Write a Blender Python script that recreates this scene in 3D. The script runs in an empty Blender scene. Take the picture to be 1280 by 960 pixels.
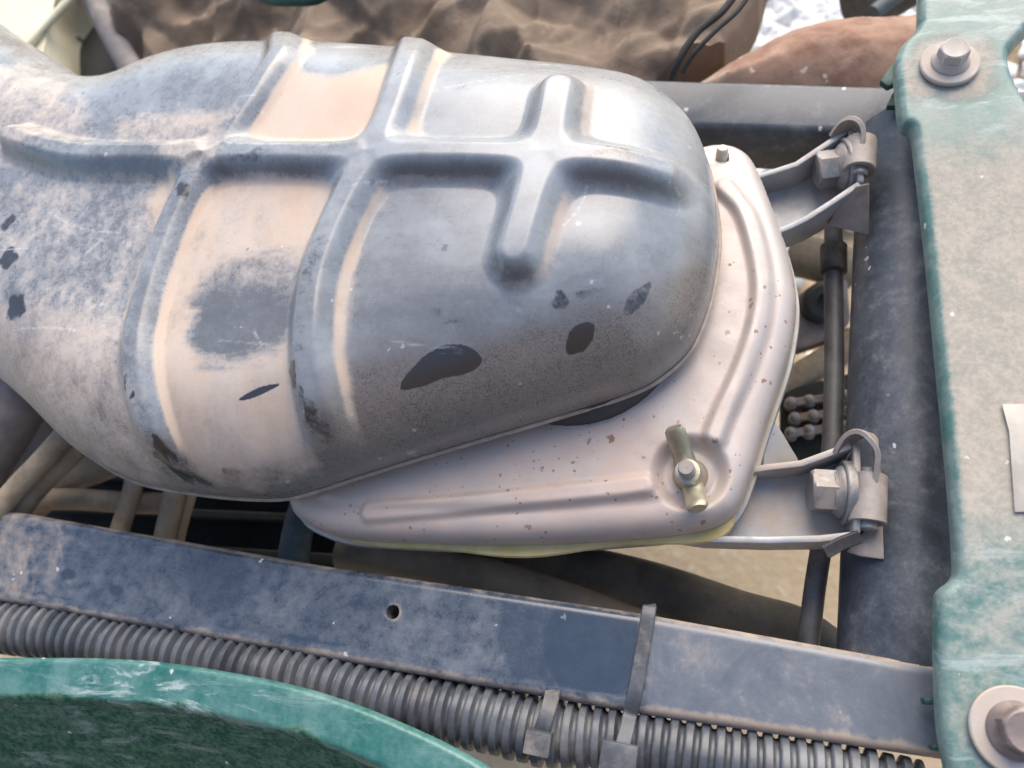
import bpy, bmesh, math, random
import numpy as np
from mathutils import Vector, Matrix
random.seed(7); rng = np.random.default_rng(7)
SC = bpy.context.scene
COL = SC.collection
MM = 0.001                      # all lengths below are in millimetres

# ------------------------------------------------------------------ camera
FPX = 1004.0                    # focal length in pixels of a 1280 px wide frame
DIST = 290.0                    # distance along the axis to the lid plane z = 0
dn = Vector((0.26, -0.38, 1.0)).normalized()      # straight down, in camera axes (right, up, forward)
Zc = -dn
uc = Vector((0, 1, 0)); Yc = (uc - uc.dot(Zc) * Zc).normalized(); 
# camera axes (right, up, forward) are left-handed, so take X from right itself
rc = Vector((1, 0, 0)); Xc = (rc - rc.dot(Zc) * Zc - rc.dot(Yc) * Yc).normalized()
def c2w(a, b, c):
    v = Vector((a, b, c)); return Vector((v.dot(Xc), v.dot(Yc), v.dot(Zc)))
RW, UW, FW = c2w(1, 0, 0), c2w(0, 1, 0), c2w(0, 0, 1)
CAM = -FW * DIST
cd = bpy.data.cameras.new('camera'); cam = bpy.data.objects.new('camera', cd); COL.objects.link(cam)
cd.sensor_width = 36.0; cd.lens = 36.0 * FPX / 1280.0
m3 = Matrix((RW, UW, -FW)).transposed()
cam.matrix_world = Matrix.Translation(CAM * MM) @ m3.to_4x4()
cd.clip_start = 0.01; cd.clip_end = 100.0
cd.dof.use_dof = True; cd.dof.focus_distance = 0.266; cd.dof.aperture_fstop = 10.0
SC.camera = cam
SC.render.resolution_x = 1024; SC.render.resolution_y = 768

# ------------------------------------------------------------------ sky, sun, exposure
SUN_EL, SUN_AZ = 42.0, 12.0     # azimuth clockwise from +Y
w = bpy.data.worlds.new('World'); SC.world = w; w.use_nodes = True
nt = w.node_tree; nt.nodes.clear()
sky = nt.nodes.new('ShaderNodeTexSky'); sky.sky_type = 'NISHITA'; sky.sun_disc = False
sky.sun_elevation = math.radians(SUN_EL); sky.sun_rotation = math.radians(SUN_AZ)
sky.dust_density = 1.5; sky.ozone_density = 1.0
bg = nt.nodes.new('ShaderNodeBackground'); bg.inputs['Strength'].default_value = 0.14
wo = nt.nodes.new('ShaderNodeOutputWorld')
nt.links.new(sky.outputs[0], bg.inputs['Color']); nt.links.new(bg.outputs[0], wo.inputs['Surface'])
sl = bpy.data.lights.new('sun', 'SUN'); sl.energy = 2.0; sl.angle = math.radians(60); sl.color = (1.0, 0.86, 0.68)
so = bpy.data.objects.new('sun', sl); COL.objects.link(so)
az, el = math.radians(SUN_AZ), math.radians(SUN_EL)
sdir = Vector((math.sin(az) * math.cos(el), math.cos(az) * math.cos(el), math.sin(el)))
so.rotation_euler = sdir.to_track_quat('Z', 'Y').to_euler()
SC.view_settings.view_transform = 'Standard'; SC.view_settings.look = 'None'
SC.view_settings.exposure = 1.1; SC.view_settings.gamma = 1.0
SC.view_settings.use_curve_mapping = False
SC.cycles.max_bounces = 6; SC.cycles.diffuse_bounces = 3; SC.cycles.glossy_bounces = 3; SC.cycles.use_adaptive_sampling = True; SC.cycles.adaptive_threshold = 0.02

# ------------------------------------------------------------------ geometry helpers
def P(px, py, z):
    d = FW + RW * ((px - 640) / FPX) - UW * ((py - 480) / FPX)
    return CAM + d * ((z - CAM.z) / d.z)
def ray(px, py):
    return (FW + RW * ((px - 640) / FPX) - UW * ((py - 480) / FPX)).normalized()
def P2(px, py, z):
    v = P(px, py, z); return (v.x, v.y)
def smooth_path(pts, n=8, closed=False):
    pts = [np.array(p, float) for p in pts]; N = len(pts); out = []
    rngN = range(N) if closed else range(N - 1)
    for i in rngN:
        if closed: p0, p1, p2, p3 = pts[i - 1], pts[i], pts[(i + 1) % N], pts[(i + 2) % N]
        else: p0, p1, p2, p3 = pts[max(i - 1, 0)], pts[i], pts[i + 1], pts[min(i + 2, N - 1)]
        for k in range(n):
            t = k / n
            out.append(0.5 * ((2 * p1) + (-p0 + p2) * t + (2 * p0 - 5 * p1 + 4 * p2 - p3) * t * t + (-p0 + 3 * p1 - 3 * p2 + p3) * t ** 3))
    if not closed: out.append(pts[-1])
    return out
def sdf_poly(pts):
    A = np.array([(p[0], p[1]) for p in pts], float); B = np.roll(A, -1, 0)
    def f(x, y):
        d2 = np.full(x.shape, 1e12); ins = np.zeros(x.shape, bool)
        for (ax, ay), (bx, by) in zip(A, B):
            ex, ey = bx - ax, by - ay; L = ex * ex + ey * ey + 1e-12
            t = np.clip(((x - ax) * ex + (y - ay) * ey) / L, 0, 1)
            d2 = np.minimum(d2, (x - ax - t * ex) ** 2 + (y - ay - t * ey) ** 2)
            c = (ay > y) != (by > y)
            if ey != 0: ins ^= c & (x < ex * (y - ay) / ey + ax)
        return np.where(ins, 1, -1) * np.sqrt(d2)
    return f
def dist_line(pts):
    A = np.array([(p[0], p[1]) for p in pts], float)
    def f(x, y):
        d2 = np.full(x.shape, 1e12)
        for (ax, ay), (bx, by) in zip(A[:-1], A[1:]):
            ex, ey = bx - ax, by - ay; L = ex * ex + ey * ey + 1e-12
            t = np.clip(((x - ax) * ex + (y - ay) * ey) / L, 0, 1)
            d2 = np.minimum(d2, (x - ax - t * ex) ** 2 + (y - ay - t * ey) ** 2)
        return np.sqrt(d2)
    return f
def sstep(a, b, x):
    t = np.clip((x - a) / (b - a), 0, 1); return t * t * (3 - 2 * t)
def vnoise(x, y, s, seed=0):                       # smooth value noise, feature size s mm
    r = np.random.default_rng(seed); T = r.random((256, 256))
    u, v = np.asarray(x) / s + 100.3, np.asarray(y) / s + 100.7
    i, j = np.floor(u).astype(int), np.floor(v).astype(int); a, b = u - i, v - j
    a = a * a * (3 - 2 * a); b = b * b * (3 - 2 * b); g = lambda p, q: T[p % 256, q % 256]
    return (g(i, j) * (1 - a) + g(i + 1, j) * a) * (1 - b) + (g(i, j + 1) * (1 - a) + g(i + 1, j + 1) * a) * b
def fbm(x, y, s, seed=0, o=4):
    t = 0; a = 0.5; n = 0
    for k in range(o):
        t = t + a * vnoise(x, y, s / 2 ** k, seed + k); n += a; a *= 0.5
    return t / n

# ------------------------------------------------------------------ object helpers
def setp(o, label=None, cat=None, group=None, kind=None):
    if label: o['label'] = label
    if cat: o['category'] = cat
    if group: o['group'] = group
    if kind: o['kind'] = kind
    return o
def empty(name, loc, label, cat, group=None):
    o = bpy.data.objects.new(name, None); COL.objects.link(o); o.location = Vector(loc) * MM
    o.empty_display_size = 0.01
    return setp(o, label, cat, group)
def wloc(o):
    v = Vector((0, 0, 0))
    while o is not None: v = v + o.location; o = o.parent
    return v
def mesh_obj(name, verts, faces, mat, parent=None, smooth=35, origin=None, attrs=None):
    me = bpy.data.meshes.new(name)
    V = np.array(verts, float) * MM
    if parent is not None: org = np.array(wloc(parent))
    else: org = np.array(origin if origin is not None else (V[:, 0].mean(), V[:, 1].mean(), V[:, 2].min()) , float) * (1 if origin is None else MM)
    me.from_pydata((V - org).tolist(), [], faces)
    if attrs:
        for k, a in attrs.items():
            at = me.attributes.new(k, 'FLOAT', 'POINT'); at.data.foreach_set('value', np.asarray(a, np.float32))
    me.validate(); me.update()
    if smooth:
        me.shade_smooth(); me.set_sharp_from_angle(angle=math.radians(smooth))
    if mat: me.materials.append(mat)
    o = bpy.data.objects.new(name, me); COL.objects.link(o)
    if parent is not None: o.parent = parent
    else: o.location = Vector(org)
    return o
def bm_obj(name, bm, mat, parent=None, smooth=35, origin=None):
    bmesh.ops.recalc_face_normals(bm, faces=bm.faces)
    bm.verts.index_update()
    v = [tuple(q.co) for q in bm.verts]; f = [[q.index for q in fc.verts] for fc in bm.faces]; bm.free()
    return mesh_obj(name, v, f, mat, parent, smooth, origin)
def frame_of(d):
    d = Vector(d).normalized(); a = Vector((0, 0, 1)) if abs(d.z) < 0.9 else Vector((1, 0, 0))
    u = d.cross(a).normalized(); return d, u, d.cross(u).normalized()
def lathe(o, d, prof, seg=32, bm=None, flat=None):
    bm = bm or bmesh.new(); d, u, v = frame_of(d); o = Vector(o); rings = []
    for r, h in prof:
        rings.append([bm.verts.new(o + d * h + (u * math.cos(2 * math.pi * k / seg) + v * math.sin(2 * math.pi * k / seg)) * max(r, 1e-3)) for k in range(seg)])
    for a, b in zip(rings[:-1], rings[1:]):
        for k in range(seg): bm.faces.new((a[k], a[(k + 1) % seg], b[(k + 1) % seg], b[k]))
    bm.faces.new(rings[0]); bm.faces.new(rings[-1]); return bm
def tube_mesh(path, rad, seg=20, caps=True, bm=None, prof=None):
    """sweep along path; rad a number or function of (index, arclength); prof = list of (a,b) for a non-round section"""
    bm = bm or bmesh.new(); pts = [Vector(p) for p in path]; N = len(pts); s = 0; rings = []
    t0 = (pts[1] - pts[0]).normalized(); _, u, v = frame_of(t0)
    for i, p in enumerate(pts):
        t = (pts[min(i + 1, N - 1)] - pts[max(i - 1, 0)]).normalized()
        if i: s += (p - pts[i - 1]).length
        u = (u - u.dot(t) * t).normalized(); v = t.cross(u)
        if prof: ring = [bm.verts.new(p + u * a + v * b) for a, b in prof]
        else:
            r = rad(i, s) if callable(rad) else rad
            ring = [bm.verts.new(p + (u * math.cos(2 * math.pi * k / seg) + v * math.sin(2 * math.pi * k / seg)) * r) for k in range(seg)]
        rings.append(ring)
    n = len(rings[0])
    for a, b in zip(rings[:-1], rings[1:]):
        for k in range(n): bm.faces.new((a[k], a[(k + 1) % n], b[(k + 1) % n], b[k]))
    if caps: bm.faces.new(rings[0]); bm.faces.new(rings[-1])
    return bm
def ribbon(path, nrm, width, th, bm=None, bev=0.3):
    """flat strap along path; nrm = list of surface normals (or one)"""
    bm = bm or bmesh.new(); pts = [Vector(p) for p in path]; N = len(pts); rings = []
    for i, p in enumerate(pts):
        t = (pts[min(i + 1, N - 1)] - pts[max(i - 1, 0)]).normalized()
        n = Vector(nrm[i] if isinstance(nrm, list) else nrm); n = (n - n.dot(t) * t).normalized(); b = t.cross(n)
        h, q = width / 2, bev
        rings.append([bm.verts.new(p + b * x + n * y) for x, y in ((-h, 0), (-h, th - q), (-h + q, th), (h - q, th), (h, th - q), (h, 0))])
    for a, c in zip(rings[:-1], rings[1:]):
        for k in range(6): bm.faces.new((a[k], a[(k + 1) % 6], c[(k + 1) % 6], c[k]))
    bm.faces.new(rings[0]); bm.faces.new(rings[-1]); return bm
def box_between(bm, c, ax, half, bev=0.5, seg=2):
    ax = [Vector(a).normalized() for a in ax]; c = Vector(c)
    r = bmesh.ops.create_cube(bm, size=2.0); vs = r['verts']
    for q in vs: q.co = c + ax[0] * q.co.x * half[0] + ax[1] * q.co.y * half[1] + ax[2] * q.co.z * half[2]
    if bev:
        es = list({e for q in vs for e in q.link_edges})
        bmesh.ops.bevel(bm, geom=es, offset=bev, segments=seg, affect='EDGES', profile=0.6)
    return bm
def slab(pts, th, n=None, bev=0.4, bm=None, seg=2):
    """a plate from a planar 3-D polygon, extruded by th against its normal n"""
    bm = bm or bmesh.new(); pts = [Vector(p) for p in pts]
    if n is None:
        n = Vector((0, 0, 0))
        for a, b in zip(pts, pts[1:] + pts[:1]): n += a.cross(b)
        n.normalize()
    n = Vector(n).normalized()
    top = [bm.verts.new(p) for p in pts]; bot = [bm.verts.new(p - n * th) for p in pts]
    fs = [bm.faces.new(top), bm.faces.new(bot[::-1])]
    for k in range(len(pts)): fs.append(bm.faces.new((top[k], bot[k], bot[(k + 1) % len(pts)], top[(k + 1) % len(pts)])))
    if bev:
        es = list({e for f in fs for e in f.edges})
        bmesh.ops.bevel(bm, geom=es, offset=bev, segments=seg, affect='EDGES', profile=0.5)
    return bm
def height_field(name, sdf, bbox, step, zfun, mat, parent=None, skirt=3.0, inset=0.0, afun=None, origin=None):
    """a formed sheet: grid trimmed to sdf > 0, its border snapped to the contour, with a turned-down edge"""
    x0, x1, y0, y1 = bbox
    xs, ys = np.arange(x0, x1, step), np.arange(y0, y1, step); X, Y = np.meshgrid(xs, ys); ny, nx = X.shape
    cen = sdf(X[:-1, :-1] + step / 2, Y[:-1, :-1] + step / 2) > 0
    cnt = np.zeros(X.shape, int)
    for a in (0, 1):
        for b in (0, 1): cnt[a:ny - 1 + a, b:nx - 1 + b] += cen
    used = cnt > 0; bord = used & (cnt < 4)
    bx, by = X[bord].copy(), Y[bord].copy(); e = 0.05
    for _ in range(4):
        d = sdf(bx, by); gx = (sdf(bx + e, by) - sdf(bx - e, by)) / (2 * e); gy = (sdf(bx, by + e) - sdf(bx, by - e)) / (2 * e)
        g = np.sqrt(gx * gx + gy * gy) + 1e-6; mv = np.clip(d, -step, step)
        bx -= mv * gx / g; by -= mv * gy / g
    X[bord] = bx; Y[bord] = by
    idx = -np.ones(X.shape, int); idx[used] = np.arange(used.sum())
    vx, vy = X[used], Y[used]; D = np.maximum(sdf(vx, vy), 0); D[bord[used]] = 0
    vz = zfun(vx, vy, D)
    cy, cx = np.nonzero(cen)
    F = np.stack([idx[cy, cx], idx[cy, cx + 1], idx[cy + 1, cx + 1], idx[cy + 1, cx]], 1)
    V = np.stack([vx, vy, vz], 1)
    at = afun(vx, vy, D, vz) if afun else {}
    if skirt:
        E = np.concatenate([F[:, [0, 1]], F[:, [1, 2]], F[:, [2, 3]], F[:, [3, 0]]]); K = np.sort(E, 1)
        key = K[:, 0].astype(np.int64) * (len(V) + 1) + K[:, 1]; u, first, c = np.unique(key, return_index=True, return_counts=True)
        Eb = E[first[c == 1]]; bi = np.unique(Eb); mp = {int(q): len(V) + k for k, q in enumerate(bi)}
        low = V[bi].copy(); low[:, 2] -= skirt
        if inset:
            gx = (sdf(low[:, 0] + e, low[:, 1]) - sdf(low[:, 0] - e, low[:, 1])) / (2 * e); gy = (sdf(low[:, 0], low[:, 1] + e) - sdf(low[:, 0], low[:, 1] - e)) / (2 * e)
            low[:, 0] += gx * inset; low[:, 1] += gy * inset
        V = np.concatenate([V, low]); at = {k: np.concatenate([a, a[bi]]) for k, a in at.items()}
        SF = [[int(b), int(a), mp[int(a)], mp[int(b)]] for a, b in Eb]
        faces = F.tolist() + SF
    else: faces = F.tolist()
    return mesh_obj(name, V, faces, mat, parent, 50, origin, at)
def bbox_of(pts, m=2):
    a = np.array([(p[0], p[1]) for p in pts]); return (a[:, 0].min() - m, a[:, 0].max() + m, a[:, 1].min() - m, a[:, 1].max() + m)

# ------------------------------------------------------------------ material helpers
class NT:
    def __init__(s, name):
        s.m = bpy.data.materials.new(name); s.m.use_nodes = True; s.t = s.m.node_tree; s.t.nodes.clear()
        s.out = s.n('ShaderNodeOutputMaterial'); s.b = s.n('ShaderNodeBsdfPrincipled'); s.l(s.b.outputs[0], s.out.inputs[0])
        s.tc = s.n('ShaderNodeNewGeometry').outputs['Position']
    def n(s, k, **kw):
        x = s.t.nodes.new(k)
        for a, v in kw.items(): setattr(x, a, v)
        return x
    def l(s, a, b): s.t.links.new(a, b)
    def put(s, sock, v):
        if isinstance(v, bpy.types.NodeSocket): s.l(v, sock)
        elif isinstance(v, (tuple, list)) and len(v) == 3 and sock.type == 'RGBA': sock.default_value = (*v, 1)
        else: sock.default_value = v
    def set(s, k, v): s.put(s.b.inputs[k], v)
    def noise(s, sc, det=4, rough=0.6, stretch=None, dist=0.0):
        x = s.n('ShaderNodeTexNoise'); x.inputs['Scale'].default_value = sc; x.inputs['Detail'].default_value = det
        x.inputs['Roughness'].default_value = rough; x.inputs['Distortion'].default_value = dist
        v = s.tc
        if stretch:
            mp = s.n('ShaderNodeMapping'); mp.inputs['Scale'].default_value = stretch[:3]
            if len(stretch) > 3: mp.inputs['Rotation'].default_value = (0, 0, stretch[3])
            s.l(v, mp.inputs[0]); v = mp.outputs[0]
        s.l(v, x.inputs['Vector']); return x.outputs['Fac']
    def vor(s, sc, feat='F1', out='Distance'):
        x = s.n('ShaderNodeTexVoronoi'); x.feature = feat; x.inputs['Scale'].default_value = sc; s.l(s.tc, x.inputs['Vector']); return x.outputs[out]
    def specks(s, sc, r=0.12, keep=0.4):            # sparse round marks of uneven size
        x = s.n('ShaderNodeTexVoronoi'); x.inputs['Scale'].default_value = sc
        nz = s.n('ShaderNodeTexNoise'); nz.inputs['Scale'].default_value = sc * 2.2; s.l(s.tc, nz.inputs['Vector'])
        ad = s.n('ShaderNodeVectorMath', operation='MULTIPLY_ADD'); ad.inputs[1].default_value = (0.75 / sc,) * 3
        s.l(nz.outputs['Color'], ad.inputs[0]); s.l(s.tc, ad.inputs[2]); s.l(ad.outputs[0], x.inputs['Vector'])
        sep = s.n('ShaderNodeSeparateColor'); s.l(x.outputs['Color'], sep.inputs[0])
        rad = s.mul(s.math('POWER', s.ramp(sep.outputs[0], 1 - keep, 1.0), 2.2), r)
        clu = s.n('ShaderNodeTexNoise'); clu.inputs['Scale'].default_value = sc * 0.16; clu.inputs['Detail'].default_value = 2; s.l(s.tc, clu.inputs['Vector'])
        rad = s.mul(rad, s.ramp(clu.outputs['Fac'], 0.40, 0.62, 0.25, 1.35))
        return s.ramp(s.sub(rad, x.outputs['Distance']), 0.0, 0.07)
    def math(s, op, a, b=0.0):
        x = s.n('ShaderNodeMath', operation=op); s.put(x.inputs[0], a); s.put(x.inputs[1], b); return x.outputs[0]
    def mul(s, a, b): return s.math('MULTIPLY', a, b)
    def add(s, a, b): return s.math('ADD', a, b)
    def sub(s, a, b): return s.math('SUBTRACT', a, b)
    def mx(s, a, b): return s.math('MAXIMUM', a, b)
    def ramp(s, f, a, b, lo=0.0, hi=1.0):
        x = s.n('ShaderNodeMapRange'); x.interpolation_type = 'SMOOTHSTEP'; s.put(x.inputs[0], f)
        for i, v in zip((1, 2, 3, 4), (a, b, lo, hi)): x.inputs[i].default_value = v
        return x.outputs[0]
    def mix(s, f, a, b):
        x = s.n('ShaderNodeMix'); x.data_type = 'RGBA'; s.put(x.inputs[0], f); s.put(x.inputs[6], a); s.put(x.inputs[7], b); return x.outputs[2]
    def mixf(s, f, a, b):
        x = s.n('ShaderNodeMix'); x.data_type = 'FLOAT'; s.put(x.inputs[0], f); s.put(x.inputs[2], a); s.put(x.inputs[3], b); return x.outputs[0]
    def attr(s, k):
        x = s.n('ShaderNodeAttribute'); x.attribute_name = k; return x.outputs['Fac']
    def up(s):
        x = s.n('ShaderNodeSeparateXYZ'); g = s.n('ShaderNodeNewGeometry'); s.l(g.outputs['Normal'], x.inputs[0]); return x.outputs[2]
    def bump(s, h, st=0.3, d=0.0005):
        x = s.n('ShaderNodeBump'); x.inputs['Strength'].default_value = st; x.inputs['Distance'].default_value = d
        s.put(x.inputs['Height'], h); s.l(x.outputs[0], s.b.inputs['Normal'])
TAN = (0.50, 0.36, 0.25)
def dusty(name, c1, c2, rough=0.5, metal=0.0, dust=0.4, dcol=TAN, sc=60, speck=0.0, spcol=(0.75, 0.75, 0.74), upw=0.5, bump=0.25, rust=0.0, coat=0.0):
    m = NT(name)
    col = m.mix(m.ramp(m.noise(sc, 6, 0.65), 0.35, 0.65), c1, c2)
    rg = m.mixf(m.noise(sc * 3, 4), rough - 0.12, rough + 0.15)
    if rust:
        r = m.mul(m.ramp(m.noise(sc * 5, 5, 0.7), 0.62 - 0.15 * rust, 0.75), rust)
        col = m.mix(r, col, (0.16, 0.06, 0.025)); rg = m.mixf(r, rg, 0.85)
    dn_ = m.ramp(m.noise(sc * 0.8, 7, 0.7), 0.62 - 0.45 * dust, 0.95 - 0.45 * dust)
    df = m.mul(m.mul(dn_, m.ramp(m.up(), -0.2, 0.9, 1 - upw, 1.0)), min(1, 0.35 + dust))
    col = m.mix(df, col, dcol)
    rg = m.mixf(df, rg, 0.9)
    if speck:
        sp = m.mx(m.specks(sc * 4, 0.30, speck), m.specks(sc * 1.6, 0.2, speck * 0.7)); col = m.mix(m.mul(sp, 0.85), col, spcol)
    m.set('Base Color', col); m.set('Roughness', rg)
    m.set('Metallic', m.mixf(df, metal, 0.0) if metal else 0.0)
    if coat: m.set('Coat Weight', coat)
    if bump: m.bump(m.noise(sc * 14, 5, 0.7), bump, 0.0004)
    return m.m

M = {}
M['steel'] = dusty('galvanised_steel', (0.30, 0.315, 0.33), (0.40, 0.405, 0.41), 0.46, 0.3, 0.5, (0.47, 0.375, 0.30), 60, rust=0.3)
M['zinc'] = dusty('zinc_plate', (0.20, 0.21, 0.215), (0.31, 0.31, 0.305), 0.42, 0.5, 0.5, (0.38, 0.31, 0.255), 110, rust=0.6)
M['washer'] = dusty('dusty_washer', (0.36, 0.35, 0.34), (0.45, 0.43, 0.41), 0.55, 0.15, 0.65, (0.46, 0.385, 0.32), 110, rust=0.2)
M['brass'] = dusty('yellow_zinc', (0.42, 0.38, 0.27), (0.50, 0.47, 0.38), 0.40, 0.8, 0.25, (0.5, 0.44, 0.36), 160, rust=0.2)
def coat_mat():
    m = NT('black_paint'); n1 = m.noise(26, 7, 0.70, dist=0.8); n2 = m.noise(150, 6, 0.76); n3 = m.noise(900, 3)
    f = m.ramp(m.add(m.mul(n1, 0.55), m.add(m.mul(n2, 0.3), m.mul(n3, 0.15))), 0.34, 0.68)
    col = m.mix(f, (0.030, 0.037, 0.050), (0.11, 0.126, 0.15))
    d = m.mul(m.ramp(m.add(m.mul(n2, 0.6), m.mul(n1, 0.4)), 0.50, 0.70), 0.35); col = m.mix(d, col, (0.36, 0.33, 0.31))
    sp = m.mx(m.specks(300, 0.26, 0.10), m.mul(m.specks(85, 0.15, 0.14), 0.9)); col = m.mix(m.mul(sp, 0.75), col, (0.62, 0.60, 0.58))
    m.set('Base Color', col); m.set('Specular IOR Level', 0.45); m.set('Roughness', m.mixf(f, 0.34, 0.55)); m.bump(n3, 0.15, 0.0003); return m.m
M['blackcoat'] = coat_mat()
M['rubber'] = dusty('black_rubber', (0.022, 0.022, 0.024), (0.045, 0.043, 0.042), 0.6, 0.0, 0.4, (0.25, 0.21, 0.17), 70)
M['rod'] = dusty('cable_sheath', (0.05, 0.05, 0.055), (0.09, 0.09, 0.095), 0.45, 0.0, 0.4, (0.24, 0.22, 0.2), 60)
M['tanhose'] = dusty('dusty_hose', (0.20, 0.155, 0.105), (0.33, 0.26, 0.18), 0.75, 0.0, 0.6, (0.42, 0.33, 0.24), 60)
M['brownhose'] = dusty('brown_hose', (0.17, 0.135, 0.095), (0.26, 0.205, 0.145), 0.7, 0.0, 0.5, (0.34, 0.27, 0.19), 50)
M['darkhose'] = dusty('dark_hose', (0.06, 0.054, 0.045), (0.10, 0.09, 0.075), 0.65, 0.0, 0.4, (0.2, 0.165, 0.12), 50)
M['greyhose'] = dusty('grey_hose', (0.13, 0.12, 0.12), (0.19, 0.17, 0.165), 0.7, 0.0, 0.5, (0.33, 0.27, 0.24), 50)
M['bluehose'] = dusty('blue_hose', (0.03, 0.055, 0.065), (0.05, 0.08, 0.09), 0.55, 0.0, 0.4, (0.2, 0.18, 0.15), 60)
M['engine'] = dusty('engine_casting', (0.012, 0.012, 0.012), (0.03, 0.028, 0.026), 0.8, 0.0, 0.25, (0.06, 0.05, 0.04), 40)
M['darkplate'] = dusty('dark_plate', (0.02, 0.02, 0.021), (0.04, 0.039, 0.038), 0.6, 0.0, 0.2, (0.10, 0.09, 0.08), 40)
M['tank'] = dusty('cream_plastic', (0.66, 0.60, 0.40), (0.74, 0.69, 0.52), 0.45, 0.0, 0.2, (0.6, 0.48, 0.3), 30)
M['yellow'] = dusty('yellow_gasket', (0.46, 0.36, 0.13), (0.58, 0.47, 0.22), 0.6, 0.0, 0.4, (0.45, 0.34, 0.2), 60)
M['rustmetal'] = dusty('rusty_dust', (0.19, 0.09, 0.06), (0.31, 0.19, 0.13), 0.9, 0.0, 0.5, (0.42, 0.315, 0.24), 45, speck=0.25, spcol=(0.6, 0.5, 0.42), bump=0.6)
M['boltbrown'] = dusty('browned_bolt', (0.20, 0.16, 0.15), (0.30, 0.25, 0.235), 0.5, 0.4, 0.4, (0.42, 0.34, 0.30), 80, rust=0.4)
M['brownplate'] = dusty('brown_steel', (0.24, 0.21, 0.19), (0.33, 0.30, 0.28), 0.55, 0.3, 0.45, (0.44, 0.36, 0.31), 80, rust=0.25)
M['greentab'] = dusty('dark_green', (0.012, 0.06, 0.045), (0.02, 0.09, 0.07), 0.5, 0.0, 0.2, (0.2, 0.2, 0.16), 50)
M['sticker'] = dusty('white_sticker', (0.42, 0.39, 0.34), (0.50, 0.47, 0.42), 0.6, 0.0, 0.4, (0.6, 0.5, 0.4), 120)
M['tie'] = dusty('cable_tie_plastic', (0.045, 0.05, 0.06), (0.09, 0.10, 0.115), 0.42, 0.0, 0.42, (0.33, 0.29, 0.25), 60)
M['conduit'] = dusty('conduit_plastic', (0.055, 0.062, 0.075), (0.11, 0.12, 0.135), 0.34, 0.0, 0.30, (0.30, 0.275, 0.255), 45)
M['white_pin'] = dusty('white_nylon', (0.62, 0.56, 0.42), (0.70, 0.64, 0.50), 0.6, 0.0, 0.3, TAN, 80)

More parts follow.
